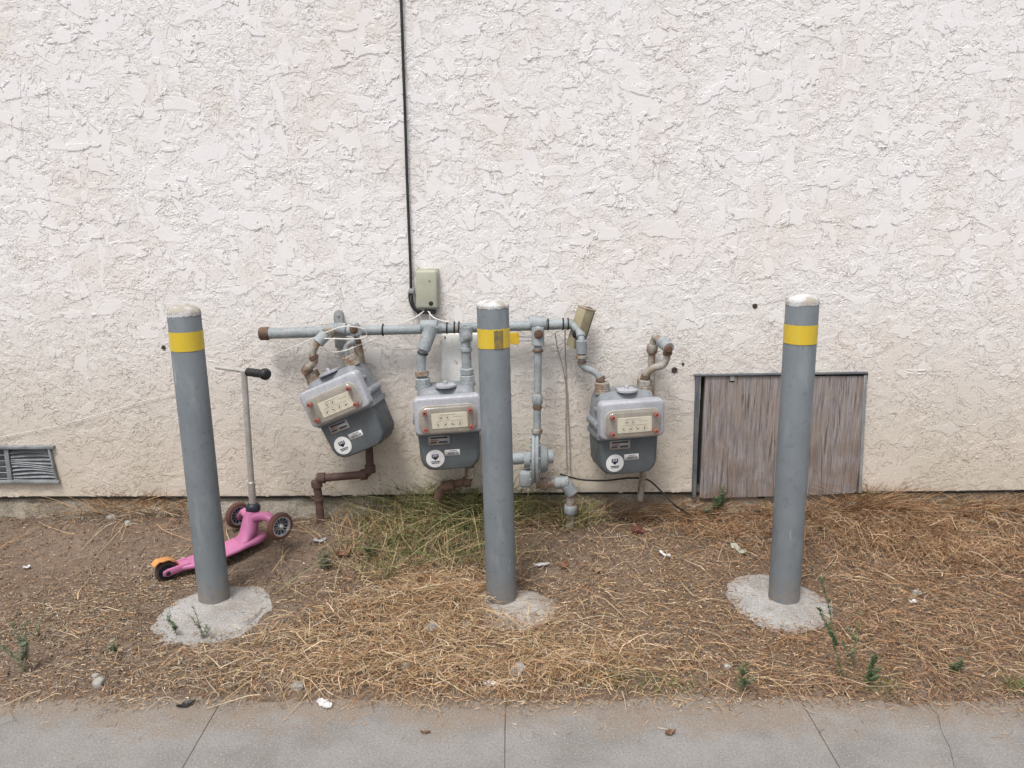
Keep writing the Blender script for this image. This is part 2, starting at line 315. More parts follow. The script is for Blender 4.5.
# ------------------------------------------------------------------ mesh helpers
XF = {}
class MB:
    def __init__(s): s.v = []; s.f = []
    def add(s, vs, fs):
        o = len(s.v); s.v += [Vector(p) for p in vs]; s.f += [tuple(i + o for i in f) for f in fs]; return s
    def bm(s, b):
        b.verts.ensure_lookup_table(); b.verts.index_update()
        s.add([v.co.copy() for v in b.verts], [[v.index for v in f.verts] for f in b.faces]); b.free(); return s
    def box(s, c, size, bev=0, seg=2, rot=None):
        b = bmesh.new(); bmesh.ops.create_cube(b, size=1)
        for v in b.verts: v.co = Vector((v.co.x * size[0], v.co.y * size[1], v.co.z * size[2]))
        if bev: bmesh.ops.bevel(b, geom=list(b.edges), offset=bev, segments=seg, affect='EDGES', profile=.5)
        m = (rot.to_matrix() if isinstance(rot, Euler) else rot) if rot is not None else Matrix.Identity(3)
        for v in b.verts: v.co = m @ v.co + Vector(c)
        return s.bm(b)
    def rev(s, prof, p, axis, seg=24, phase=0, ref=None):
        """revolve (t, r) along axis from p"""
        a = Vector(axis).normalized(); u = (ref or (Vector((0, 0, 1)) if abs(a.z) < .9 else Vector((1, 0, 0)))); u = (u - a * u.dot(a)).normalized(); w_ = a.cross(u)
        vs = []; fs = []
        for t, r in prof:
            for k in range(seg):
                th = 2 * math.pi * k / seg + phase; vs.append(Vector(p) + a * t + (u * math.cos(th) + w_ * math.sin(th)) * r)
        for i in range(len(prof) - 1):
            for k in range(seg):
                k2 = (k + 1) % seg; fs.append((i * seg + k, i * seg + k2, (i + 1) * seg + k2, (i + 1) * seg + k))
        fs.append(tuple(reversed(range(seg)))); fs.append(tuple((len(prof) - 1) * seg + k for k in range(seg)))
        return s.add(vs, fs)
    def cyl(s, p, q, r, seg=20, bev=.0015):
        d = Vector(q) - Vector(p); l = d.length; b = min(bev, l * .3, r * .5)
        return s.rev([(0, r - b), (b, r), (l - b, r), (l, r - b)], p, d, seg)
    def hexn(s, p, q, r, n=8):
        d = Vector(q) - Vector(p); l = d.length
        return s.rev([(0, r * .86), (l * .15, r), (l * .85, r), (l, r * .86)], p, d, n, .3)
    def pipe(s, pts, r, bend=.03, seg=16, k=6, closed_ends=True):
        pts = [Vector(p) for p in pts]; path = [pts[0]]
        for i in range(1, len(pts) - 1):
            a, b, c = pts[i - 1], pts[i], pts[i + 1]; d1 = (a - b); d2 = (c - b)
            o = min(bend, d1.length * .48, d2.length * .48)
            p0 = b + d1.normalized() * o; p2 = b + d2.normalized() * o
            for j in range(k + 1):
                u = j / k; path.append(p0 * (1 - u) ** 2 + b * 2 * u * (1 - u) + p2 * u * u)
        path.append(pts[-1]); return s.sweep(path, r, seg)
    def sweep(s, path, r, seg=12):
        n = len(path); vs = []; fs = []
        T = [(path[min(i + 1, n - 1)] - path[max(i - 1, 0)]).normalized() for i in range(n)]
        u = Vector((0, 0, 1)) if abs(T[0].z) < .9 else Vector((1, 0, 0)); u = (u - T[0] * u.dot(T[0])).normalized()
        for i in range(n):
            u = (u - T[i] * u.dot(T[i])).normalized(); w_ = T[i].cross(u); rr = r[i] if isinstance(r, (list, tuple)) else r
            for k in range(seg):
                th = 2 * math.pi * k / seg; vs.append(path[i] + (u * math.cos(th) + w_ * math.sin(th)) * rr)
        for i in range(n - 1):
            for k in range(seg):
                k2 = (k + 1) % seg; fs.append((i * seg + k, i * seg + k2, (i + 1) * seg + k2, (i + 1) * seg + k))
        fs.append(tuple(reversed(range(seg)))); fs.append(tuple((n - 1) * seg + k for k in range(seg)))
        return s.add(vs, fs)
    def loft(s, secs, seg=16, e=2.6):
        """secs: (centre, side vector, up vector) half-extents, superellipse sections"""
        vs = []; fs = []
        for c, a, b in secs:
            for k in range(seg):
                th = 2 * math.pi * k / seg; ct, st = math.cos(th), math.sin(th)
                vs.append(Vector(c) + Vector(a) * math.copysign(abs(ct) ** (2 / e), ct) + Vector(b) * math.copysign(abs(st) ** (2 / e), st))
        for i in range(len(secs) - 1):
            for k in range(seg):
                k2 = (k + 1) % seg; fs.append((i * seg + k, i * seg + k2, (i + 1) * seg + k2, (i + 1) * seg + k))
        fs.append(tuple(reversed(range(seg)))); fs.append(tuple((len(secs) - 1) * seg + k for k in range(seg)))
        return s.add(vs, fs)
    def prism(s, outline, y0, y1, bev=0, seg=2):
        """outline in XZ, extruded from y0 (front) to y1 (back); front edges bevelled"""
        b = bmesh.new(); vf = [b.verts.new((x, y0, z)) for x, z in outline]; f = b.faces.new(vf)
        r = bmesh.ops.extrude_face_region(b, geom=[f]); nv = [g for g in r['geom'] if isinstance(g, bmesh.types.BMVert)]
        for v in nv: v.co.y = y1
        bmesh.ops.recalc_face_normals(b, faces=list(b.faces))
        if bev:
            ed = [e for e in b.edges if all(abs(v.co.y - y0) < 1e-6 for v in e.verts)]
            bmesh.ops.bevel(b, geom=ed, offset=bev, segments=seg, affect='EDGES', profile=.5)
        return s.bm(b)

def link(name, me, mat, parent=None, smooth=40):
    me.materials.append(M[mat] if isinstance(mat, str) else mat)
    me.polygons.foreach_set('use_smooth', [True] * len(me.polygons))
    if smooth and smooth < 180: me.set_sharp_from_angle(angle=R(smooth))
    o = bpy.data.objects.new(name, me); COL.objects.link(o)
    if parent: o.parent = parent
    return o
def obj(name, mb, mat, parent=None, world=False, smooth=40):
    vs = mb.v
    if parent is not None and world:
        inv = XF[parent].inverted(); vs = [inv @ v for v in vs]
    me = bpy.data.meshes.new(name); me.from_pydata([tuple(v) for v in vs], [], mb.f)
    b = bmesh.new(); b.from_mesh(me); bmesh.ops.recalc_face_normals(b, faces=list(b.faces)); b.to_mesh(me); b.free()
    o = link(name, me, mat, parent, smooth)
    XF[o] = XF[parent] if parent is not None else Matrix.Identity(4)
    return o
def thing(name, label, cat, loc=(0, 0, 0), rot=(0, 0, 0), group=None):
    o = bpy.data.objects.new(name, None); COL.objects.link(o); o.location = loc; o.rotation_euler = rot; o.empty_display_size = .1
    XF[o] = Matrix.Translation(Vector(loc)) @ Euler(rot).to_matrix().to_4x4()
    return tag(o, label, cat, group)
def tag(o, label=None, cat=None, group=None, kind=None):
    if label: o['label'] = label
    if cat: o['category'] = cat
    if group: o['group'] = group
    if kind: o['kind'] = kind
    return o
def single(name, mb, mat, label, cat, group=None, smooth=40):
    """a one-mesh thing, origin moved to its base"""
    n = len(mb.v); c = sum(mb.v, Vector()) / n; c.z = min(v.z for v in mb.v)
    mb.v = [v - c for v in mb.v]; o = obj(name, mb, mat, None, False, smooth); o.location = c
    return tag(o, label, cat, group)

# ------------------------------------------------------------------ bollards positions (needed by the soil)
BOL = []
for bx, bb, tx, tt in ((214.5, 604, 183, 305), (501.5, 603, 492.5, 300), (784, 602, 803, 294)):
    base = at(bx, bb - 6, -.63); base.z = 0.006
    top = at(tx, tt, -.63)
    BOL.append((base, top))
for (b0, t0) in BOL: FOOT.append((b0.x, b0.y))

# ------------------------------------------------------------------ ground, sidewalk, road
def sheet(name, x0, x1, y0, y1, z, mat):
    o = obj(name, MB().add([(x0, y0, z), (x1, y0, z), (x1, y1, z), (x0, y1, z)], [(0, 1, 2, 3)]), mat, smooth=0); return tag(o, kind='structure')
sheet('ground', -400, 400, -400, 400, -.16, 'soil')
rd = sheet('road', -400, 400, -12.0, -3.22, -.135, 'asphalt')

def soil_bed():
    xs = np.concatenate([np.linspace(-9, -2.7, 60), np.arange(-2.68, 2.69, .012), np.linspace(2.7, 9, 60)])
    ys = np.arange(-1.42, .0301, .012); X, Y = np.meshgrid(xs, ys); Z = gz(X, Y)
    fine = (.0035 * wob(X, Y, 60, 8, 2) + .002 * wob(X, Y, 140, 8, 11)); Z = Z + fine
    n, mm = X.shape; me = bpy.data.meshes.new('soil_bed')
    idx = np.arange(n * mm).reshape(n, mm); q = np.stack([idx[:-1, :-1], idx[:-1, 1:], idx[1:, 1:], idx[1:, :-1]], -1).reshape(-1, 4)
    me.from_pydata(np.stack([X, Y, Z], -1).reshape(-1, 3).tolist(), [], q.tolist())
    return tag(link('soil', me, 'soil', smooth=0), kind='structure')
soil_bed()

def sidewalk():
    mb = MB(); g = .0018
    xs = [-6.2, -5.33, -4.44, -3.55, -2.67, -1.78, -.89, -.02, .885, 1.78, 2.67, 3.55, 4.44, 5.33, 6.2]
    def panel(Lf, Rt, y0=-3.05, y1=-1.20):
        n = 24; b = bmesh.new(); rows = []
        for i in range(n + 1):
            y = y0 + (y1 - y0) * i / n; rows.append((b.verts.new((Lf(y), y, 0)), b.verts.new((Rt(y), y, 0))))
        for i in range(n): b.faces.new((rows[i][0], rows[i][1], rows[i + 1][1], rows[i + 1][0]))
        r = bmesh.ops.extrude_face_region(b, geom=list(b.faces))
        for v in [q for q in r['geom'] if isinstance(q, bmesh.types.BMVert)]: v.co.z = -.1
        mb.bm(b)
    crack = lambda y: 1.215 + .05 * (y + 1.6) * 3 + .012 * math.sin(y * 17) + .007 * math.sin(y * 41 + 1) + .003 * math.sin(y * 97)
    for a, c in zip(xs[:-1], xs[1:]):
        if abs(a - .885) < 1e-6:
            panel(lambda y: a + g, lambda y: crack(y) - .0010); panel(lambda y: crack(y) + .0010, lambda y: c - g)
        else: panel(lambda y, a=a: a + g, lambda y, c=c: c - g)
    o = obj('sidewalk', mb, 'sidewalk', smooth=30); tag(o, kind='structure')
    o = obj('sidewalk_base', MB().box((0, -2.12, -.0770), (12.5, 1.85, .151)), 'joint', smooth=0); tag(o, kind='structure')
    mb = MB()
    for i in range(-4, 5): mb.box((i * 3.0, -3.14, -.075), (2.99, .165, .158), .015)
    tag(obj('kerb', mb, 'sidewalk'), kind='structure')
sidewalk()

# ------------------------------------------------------------------ building
def screed_z(x): return .197 + .0075 * x + .0035 * math.sin(x * 2.3 + 1)
bd = thing('stucco_building', 'white lace-textured stucco building wall behind the gas meters', 'building')
OPX0, OPX1 = at(698, 430, 0).x, at(862, 430, 0).x; OPZ = at(780, 374, 0).z
VX0, VX1, VZ0, VZ1 = at(-22, 460, 0).x, at(54, 460, 0).x, at(30, 481, 0).z, at(30, 446, 0).z
def snap(v, s=.004): return round(v / s) * s
def wall_mesh():
    st = .0032
    xs = np.concatenate([np.linspace(-7, -2.56, 45)[:-1], np.arange(-800, 801) * st, np.linspace(2.56, 7, 45)[1:]])
    zs = np.concatenate([np.arange(0, 2.2, st) , np.linspace(2.2, 3.0, 12)[1:]])
    X, Z = np.meshgrid(xs, zs)
    sc = np.vectorize(screed_z)(xs)
    blend = np.clip(1 - zs / 2.2, 0, 1)[:, None]
    Zw = Z + .2 + (sc[None, :] - .2) * blend
    nz, nx = X.shape; idx = np.arange(nz * nx).reshape(nz, nx)
    q = np.stack([idx[:-1, :-1], idx[:-1, 1:], idx[1:, 1:], idx[1:, :-1]], -1).reshape(-1, 4)
    cx = (X[:-1, :-1] + X[1:, 1:]).reshape(-1) / 2; cz = (Zw[:-1, :-1] + Zw[1:, 1:]).reshape(-1) / 2
    cut = (cx > OPX0) & (cx < OPX1) & (cz < OPZ) | (cx > VX0) & (cx < VX1) & (cz > VZ0) & (cz < VZ1)
    q = q[~cut]
    me = bpy.data.meshes.new('wall'); V = np.stack([X, X * 0, Zw], -1).reshape(-1, 3)
    me.vertices.add(len(V)); me.vertices.foreach_set('co', V.reshape(-1).astype('f'))
    me.loops.add(len(q) * 4); me.loops.foreach_set('vertex_index', q.reshape(-1).astype('i'))
    me.polygons.add(len(q)); me.polygons.foreach_set('loop_start', np.arange(0, len(q) * 4, 4).astype('i'))
    me.update(calc_edges=True); me.validate()
    return me
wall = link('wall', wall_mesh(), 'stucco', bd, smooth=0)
mb = MB()   # stucco thickness below, the side walls, rear wall
mb.box((-6.99, 4.03, 1.6), (.02, 7.9, 3.18)).box((6.99, 4.03, 1.6), (.02, 7.9, 3.18)).box((0, 7.99, 1.6), (13.9, .02, 3.18))
obj('side_walls', mb, M['panel'], bd, smooth=0)
obj('roof', MB().box((0, 4.0, 3.24), (14.3, 8.3, .08), .01), 'galv', bd)
mb = MB(); n = 80; vs = []; fs = []
for i in range(n + 1):
    x = -7 + 14 * i / n; z = screed_z(x) + .004
    vs += [(x, -.004, z), (x, -.006, z - .010), (x, .03, z - .012), (x, .03, z + .02)]
for i in range(n):
    for k in range(3):
        a = i * 4 + k; fs.append((a, a + 1, a + 5, a + 4))
obj('weep_screed', MB().add(vs, fs), 'void', bd, smooth=0)  # screed strip coloured near black to paint the shadow gap under the stucco
# rough foundation
xs = np.arange(-7, 7.01, .02); zs = np.linspace(-.16, .24, 24); X, Z = np.meshgrid(xs, zs)
Y = .012 + .010 * wob(X, Z, 14, 8, 1) + .008 * wob(X, Z, 45, 8, 7) - .055 * (1 - sstep(.05, .185, Z))
idx = np.arange(X.size).reshape(X.shape); q = np.stack([idx[:-1, :-1], idx[:-1, 1:], idx[1:, 1:], idx[1:, :-1]], -1).reshape(-1, 4)
me = bpy.data.meshes.new('foundation'); me.from_pydata(np.stack([X, Y, Z], -1).reshape(-1, 3).tolist(), [], q.tolist())
link('foundation', me, 'found', bd, smooth=0)
# old anchor holes
for px, py, r in ((674.5, 370, .011), (683, 364, .005), (755, 306, .009), (163.5, 347.5, .0075), (596, 460, .004)):
    p = at(px, py, -.004); mb = MB().rev([(0, r * 1.25), (.004, r * 1.15), (.0045, r * .8)], (p.x, -.003, p.z), (0, -1, 0), 14)
    obj('anchor_hole', mb, 'hole', bd)

# crawl-space hatch board
hb = thing('hatch_board', 'weathered grey plywood hatch board covering the crawl opening in the wall', 'hatch', at(780, 494, -.01))
bx0, bx1 = at(703, 430, -.01).x, at(862, 430, -.01).x; bz1 = at(780, 376, -.01).z; bz0 = at(780, 495, -.01).z
mb = MB(); notch = at(731.5, 380, -.01).x
out = [(bx0, bz0 - .012), (bx0 + .02, bz0 - .016), (bx1 - .14, bz0 + .002), (bx1 - .01, bz0 + .010), (bx1, bz0 + .02), (bx1 + .004, bz1 - .1), (bx1 - .002, bz1), (notch + .012, bz1), (notch + .012, bz1 - .028), (notch - .010, bz1 - .028), (notch - .010, bz1), (bx0 - .003, bz1)]
mb.prism(out, -.014, .004, .0015, 1); obj('board', mb, 'wood', hb, True)
mb = MB(); mb.prism([(notch - .009, bz1 - .020), (notch + .011, bz1 - .020), (notch + .011, bz1 + .006), (notch - .009, bz1 + .006)], -.018, -.006); obj('hatch_clip', mb, 'galv', hb, True)
def strip(p0, p1, wdt, dep, y, name, mat):
    a = at(*p0, y); b = at(*p1, y); d = (b - a); l = d.length; ang = math.atan2(d.x, d.z)
    mb = MB().box((a + b) / 2, (wdt, dep, l), .0015, 1, Euler((0, ang, 0))); return obj(name, mb, mat, hb, True)
strip((697.5, 375), (693.5, 497), .018, .03, -.006, 'side_trim', 'stop')
strip((864.5, 375), (858.5, 492), .014, .03, -.006, 'side_trim', 'galv')
strip((694, 375), (867, 372.5), .008, .03, -.008, 'top_trim', 'stop')
for (pa, pb) in (((727, 452), (727.5, 492)), ((746, 380), (745, 420)), ((822, 432), (821, 488)), ((839, 400), (839.5, 425))):
    a = at(*pa, -.014); b = at(*pb, -.014)
    obj('board_split', MB().add([a + Vector((-.0004, -.0006, 0)), a.lerp(b, .4) + Vector((.0018, -.0006, 0)), b + Vector((.0012, -.0006, 0)), b + Vector((-.0010, -.0006, 0)), a.lerp(b, .5) + Vector((-.0006, -.0006, 0))], [(0, 1, 2, 3, 4)]), 'hole', hb, True, 0)
obj('recess', MB().box(((OPX0 + OPX1) / 2, .05, (OPZ + .12) / 2 + .03), (OPX1 - OPX0 + .03, .06, OPZ - .1)), 'void', hb, True)

# foundation vent
fv = thing('foundation_vent', 'dented grey metal louvre vent low in the stucco wall at far left', 'vent', ((VX0 + VX1) / 2, -.01, VZ0))
cx, cz = (VX0 + VX1) / 2, (VZ0 + VZ1) / 2; W_, H_ = VX1 - VX0, VZ1 - VZ0
obj('recess', MB().box((cx, .045, cz), (W_ + .01, .07, H_ + .01)), 'stop', fv, True)
mb = MB(); tk = .013
mb.box((cx, -.012, VZ1 - .002), (W_ + .03, .022, tk), .002).box((cx + .003, -.013, VZ0 + .002), (W_ + .035, .022, tk), .002)
mb.box((VX1 + .002, -.012, cz), (tk * .7, .02, H_), .002, rot=Euler((0, R(-7), 0))).box((VX0, -.012, cz), (tk, .02, H_), .002).box((at(9, 460, 0).x, -.008, cz), (.020, .012, H_ - .01), .002)
obj('vent_frame', mb, 'vent', fv, True)
vx0 = at(12, 460, 0).x
for i in range(11):
    z0 = VZ0 + H_ * (i + .9) / 12; pts = []; n = 12; vs = []; fs = []
    for k in range(n + 1):
        u = k / n; x = vx0 + (VX1 - vx0 - .004) * u; sag = -.010 * u * u - .006 * math.sin(u * 3 + i)
        y = -.010 + .008 * math.sin(u * 2.5)
        vs += [(x, y, z0 + sag - .004), (x, y + .012, z0 + sag + .004), (x, y + .012, z0 + sag + .0055), (x, y, z0 + sag - .0025)]
    for k in range(n):
        for j in range(4): a = k * 4 + j; b_ = k * 4 + (j + 1) % 4; fs.append((a, b_, b_ + 4, a + 4))
    obj('louvre', MB().add(vs, fs), 'vent', fv, True)
    if i % 2 == 0: obj('louvre', MB().box(((VX0 + vx0) / 2 - .01, -.004, z0), (vx0 - VX0 - .03, .012, .003), rot=Euler((R(-35), 0, 0))), 'vent', fv, True)

# ------------------------------------------------------------------ bollards
def bollard(i, label, rbase, capstyle):
    b0, t0 = BOL[i]; ax = (t0 - b0); Lh = ax.length; a = ax.normalized(); r = .0572
    th = thing('bollard', label, 'bollard', b0, group='grey pipe bollards guarding the gas meters')
    capl = .030 if capstyle != 'flat' else .020
    post = MB().rev([(-.05, r), (.0, r), (.006, r), (Lh - capl - .004, r), (Lh - capl - .002, r - .001), (Lh - capl - .002, r - .006)], b0, a, 64)
    obj('post', post, 'bollard', th, True, 50)
    if capstyle == 'flat':
        prof = [(-.006, r - .004), (-.001, r + .0006), (.003, r + .0004), (.009, r - .004), (.015, r - .013), (.019, r - .030), (.020, .004)]
    else:
        prof = [(-.004, r - .004), (.0, r + .0006), (.004, r)] + [(.004 + .027 * math.sin(q), r * math.cos(q) ** .8) for q in (.2, .45, .7, .95, 1.2, 1.4)] + [(.031, .003)]
    cm = MB().rev(prof, b0 + a * (Lh - capl), a, 64)
    for v in cm.v:                                           # hand-poured: uneven
        v += a * float(.0022 * wob(v.x * 1.0, v.y, 60, 6, i * 3)) * 1.2
    obj('cap', cm, 'cap_tan' if i == 0 else 'cap', th, True, 60)
    # white paint drips under the rim
    def arc_patch(t0_, t1_, f0, f1, off, jag, n=36, seedo=0):
        u = Vector((0, -1, 0)); u = (u - a * u.dot(a)).normalized(); w2 = a.cross(u); vs = []; fs = []
        for k in range(n + 1):
            f = f0 + (f1 - f0) * k / n; d = u * math.cos(f) + w2 * math.sin(f)
            j1 = jag * abs(float(wob(f * .35, 0, 60, 6, seedo)));  j2 = jag * abs(float(wob(f * .35, .3, 60, 6, seedo + 4)))
            vs += [b0 + a * (t0_ - j1) + d * (r + off), b0 + a * (t1_ + j2) + d * (r + off)]
        for k in range(n): fs.append((2 * k, 2 * k + 2, 2 * k + 3, 2 * k + 1))
        return MB().add(vs, fs)
    obj('paint_rim', arc_patch(Lh - capl - .003, Lh - capl - .0005, -math.pi, math.pi, .0008, .008, 120, i * 2), 'cap', th, True, 60)
    bt, bb = BAND[i]
    z1 = at(BANDX[i], bt, -.687).z; z0 = at(BANDX[i], bb, -.687).z
    s1 = (z1 - b0.z) / a.z; s0 = (z0 - b0.z) / a.z
    band = arc_patch(s0, s1, -math.pi, math.pi, .0012, .0012 if capstyle != 'flat' else .003, 120, 3 + i)
    bo = obj('reflective_band', band, 'band', th, True, 60)
    if capstyle == 'flat':
        obj('worn_patch', arc_patch(s0 + .001, s1 - .006, .05, .62, .0022, .004, 30, 8), 'peel', th, True, 60)
    if i == 0:
        obj('paint_scuff', arc_patch(s0 - .115, s0 - .022, -.85, -.58, .0006, .02, 16, 2), 'bare', th, True, 60)
    # poured concrete collar
    n = 160; rings = [(0, .008), (.2, .008), (.35, .0085), (.5, .008), (.62, .0065), (.74, .0045), (.84, .002), (.93, -.001), (1.0, -.005), (1.1, -.012), (1.12, -.03)]; vs = []; fs = []
    for (u, z) in rings:
        for k in range(n):
            f = 2 * math.pi * k / n
            rr = rbase * (1 + .09 * math.sin(2 * f + i * 2.1) + .05 * math.sin(3 * f + i) + .03 * math.sin(7 * f + i) + .022 * math.sin(13 * f + 2) + .015 * math.sin(23 * f + i) + .01 * math.sin(37 * f))
            rr = .045 + (rr - .045) * u; x = b0.x + rr * math.cos(f) + FOFF[i][0] * u; y = b0.y + rr * math.sin(f) * FE[i] + FOFF[i][1] * u
            zz = z + .003 * float(wob(x, y, 25, 6, i)) * u + .0015 * float(wob(x, y, 90, 6, i + 3)) + FZ[i] * max(0, u - .25)
            vs.append((x, y, zz))
    for j in range(len(rings) - 1):
        for k in range(n): k2 = (k + 1) % n; fs.append((j * n + k, j * n + k2, (j + 1) * n + k2, (j + 1) * n + k))
    obj('concrete_footing', MB().add(vs, fs), 'footing' if i != 1 else 'footing_mid', th, True, 60)
    return th
M['bare'] = paint('scuffed_paint', (.27, .30, .30), (.22, .25, .26), .6, dirt=.2, bmp=.3)
BAND = [(333, 352), (330, 349), (326, 345)]; BANDX = [186, 493, 802]
FZ = [.002, -.014, .002]; FE = [1.13, 1.1, 1.2]
bollard(0, 'leftmost grey bollard with white domed top, beside the pink scooter', .212, 'dome')
bollard(1, 'middle grey bollard with peeling yellow band and flat white top', .165, 'flat')
bollard(2, 'rightmost grey bollard with white domed top, in front of the plywood hatch', .212, 'dome')

# ------------------------------------------------------------------ gas meters
def rr_outline(x0, x1, z0, z1, r, n=6, rb=None):
    rb = r if rb is None else rb; pts = []
    for cx, cz, a0, q in ((x1 - rb, z0 + rb, -90, rb), (x1 - r, z1 - r, 0, r), (x0 + r, z1 - r, 90, r), (x0 + rb, z0 + rb, 180, rb)):
        for k in range(n + 1):
            a = R(a0 + 90 * k / n); pts.append((cx + q * math.cos(a), cz + q * math.sin(a)))
    return pts
def body_loft(mb, secs, n=10):
    """stack of horizontal rounded rectangles (z, x0, x1, y0, y1, corner)"""
    vs = []; fs = []; cnt = 4 * n
    for z, x0, x1, y0, y1, r in secs:
        for cx, cy, a0 in ((x1 - r, y0 + r, -90), (x1 - r, y1 - r, 0), (x0 + r, y1 - r, 90), (x0 + r, y0 + r, 180)):
            for k in range(n):
                a = R(a0 + 90 * k / (n - 1)); vs.append((cx + r * math.cos(a), cy + r * math.sin(a), z))
    for i in range(len(secs) - 1):
        for k in range(cnt): k2 = (k + 1) % cnt; fs.append((i * cnt + k, i * cnt + k2, (i + 1) * cnt + k2, (i + 1) * cnt + k))
    fs.append(tuple(reversed(range(cnt)))); fs.append(tuple((len(secs) - 1) * cnt + k for k in range(cnt)))
    return mb.add(vs, fs)
HUB = .088; MS = 1.06
def make_meter(label, anchor_px, y, rot, hubs=('pipe_rusty', 'pipe_rusty')):
    rm = Euler(rot).to_matrix(); p = at(*anchor_px, y) - rm @ Vector((0, -.116, .232)) * MS
    t = thing('gas_meter', label, 'gas meter', p, rot, 'three grey gas meters on the wall'); t.scale = (MS,) * 3; XF[t] = XF[t] @ Matrix.Scale(MS, 4)
    mb = MB(); body_loft(mb, [(.165, -.122, .122, -.085, .080, .02), (.12, -.120, .120, -.083, .078, .02), (.045, -.117, .117, -.0828, .074, .02), (.022, -.108, .108, -.0825, .070, .02), (.006, -.092, .092, -.079, .064, .02), (0, -.078, .078, -.068, .052, .02)])
    obj('lower_body', mb, 'meter_low', t)
    mb = MB(); body_loft(mb, [(.150, -.128, .128, -.090, .086, .022), (.168, -.129, .129, -.091, .087, .022), (.170, -.123, .123, -.086, .082, .02), (.25, -.119, .119, -.082, .078, .022), (.295, -.114, .114, -.074, .074, .026), (.318, -.106, .106, -.060, .068, .03), (.328, -.094, .094, -.046, .058, .03)])
    for s in (-1, 1):
        mb.cyl((s * .122, -.075, .205), (s * .122, .05, .205), .016).cyl((s * .118, -.078, .262), (s * .118, -.02, .262), .010)
        mb.cyl((s * .1, -.094, .160), (s * .1, -.080, .160), .006, 10)
    obj('upper_body', mb, 'meter_up', t)
    mb = MB(); mb.prism(rr_outline(-.128, .132, .158, .306, .020), -.116, -.070, .010, 3); obj('index_plate', mb, 'meter_plate', t)
    mb = MB(); mb.prism(rr_outline(-.112, .112, .166, .276, .034), -.122, -.112, .004, 2); obj('index_backing', mb, 'bezel', t)
    dp = MB(); dp.prism(rr_outline(-.062, .076, .184, .244, .003), -.1245, -.118, .0008, 1); dial = obj('dial_plate', dp, 'dial', t)
    ring = MB(); ptr = MB()
    def dialm(x, z, r, ang, ):
        n = 20; vs = []; fs = []
        for k in range(n):
            a = 2 * math.pi * k / n; vs += [(x + r * math.cos(a), -.1253, z + r * math.sin(a)), (x + (r - .0008) * math.cos(a), -.1253, z + (r - .0008) * math.sin(a))]
        for k in range(n): k2 = (k + 1) % n; fs.append((2 * k, 2 * k2, 2 * k2 + 1, 2 * k + 1))
        ring.add(vs, fs); d = Vector((math.cos(ang), 0, math.sin(ang))); n_ = Vector((-d.z, 0, d.x)); c = Vector((x, -.1256, z))
        ptr.add([c - d * r * .4 + n_ * .0028, c - d * r * .4 - n_ * .0028, c + d * r * .85], [(0, 1, 2)])
    for k, (x, z_, r_) in enumerate(((-.038, .199, .0105), (-.010, .199, .0105), (.018, .199, .0105), (.046, .199, .0105), (-.026, .226, .009), (-.001, .226, .009))):
        dialm(x, z_, r_, .7 + k * 1.9 + anchor_px[0]); obj('pointer', ptr, 'black', dial, smooth=0); ptr = MB()
    for z, x0, x1 in ((.2385, -.03, .03), (.229, .022, .06), (.2145, -.045, .055)): ring.box(((x0 + x1) / 2, -.1253, z), (x1 - x0, .0004, .0008))
    obj('dial_ring', ring, 'tag', dial, smooth=0)
    mb = MB(); mb.prism(rr_outline(-.108, .108, .169, .274, .030), -.143, -.1215, .007, 3); obj('clear_cover', mb, 'glass', t)
    for x, z in ((-.086, .252), (.088, .252), (-.086, .186), (.088, .186)):
        mb = MB().rev([(0, .0088), (.018, .0088), (.022, .0076), (.022, .004), (.018, .0035)], (x, -.125, z), (0, -1, 0), 16); obj('red_seal', mb, 'seal', t)
    # stickers and nameplate on the dark lower half
    fy = -.0862
    def flat(x0, x1, z0, z1, y, rr=.002): return MB().prism(rr_outline(x0, x1, z0, z1, rr, 3), y - .0008, y + .002)
    npl = obj('nameplate', flat(-.082, .002, .108, .145, -.0855), 'tag', t, smooth=0)
    mb = MB(); mb.box((-.040, -.0866, .137), (.066, .0006, .007)); mb.box((-.062, -.0866, .119), (.024, .0006, .006)).box((-.024, -.0866, .119), (.034, .0006, .007))
    obj('print', mb, 'ink', npl, smooth=0)
    obj('print', MB().box((-.058, -.0866, .128), (.030, .0006, .0035)), 'seal', npl, smooth=0)
    r0 = .036; c0 = (-.060, .052); mb = MB().rev([(-.002, r0), (.0008, r0), (.0010, r0 - .001)], (c0[0], -.0832, c0[1]), (0, -1, 0), 40)
    st = obj('round_sticker', mb, 'white', t)
    sh = [(-.013, .018), (.013, .018), (.014, .006), (.0, -.006), (-.014, .006)]
    mb = MB().prism([(c0[0] + x, c0[1] + z) for x, z in sh], -.0848, -.0838)
    mb.box((c0[0], -.0846, c0[1] - .012), (.036, .0006, .0035)).box((c0[0], -.0846, c0[1] - .018), (.030, .0006, .003))
    obj('emblem', mb, 'ink', st, smooth=0)
    mb = MB()
    for k in range(3): mb.box((c0[0] - .007 + k * .007, -.0852, c0[1] + .010), (.0025, .0004, .010))
    obj('emblem', mb, 'white', st, smooth=0)
    bs = obj('barcode_sticker', flat(-.022, .038, .060, .084, -.0834), 'white', t, smooth=0); mb = MB(); rr = random.Random(5)
    x = -.008
    while x < .032: wd = rr.choice((.0009, .0016, .0024)); mb.box((x, -.0846, .070), (wd, .0004, .011)); x += wd + .0016
    mb.box((.012, -.0846, .0795), (.03, .0004, .0022)); obj('print', mb, 'ink', bs, smooth=0)
    # badge plate and union nuts on top
    mb = MB(); n = 20; out = [(-.042, 0), (.042, 0)] + [(.042 * math.cos(R(a)), -.040 * math.sin(R(a))) for a in range(10, 180, 12)]
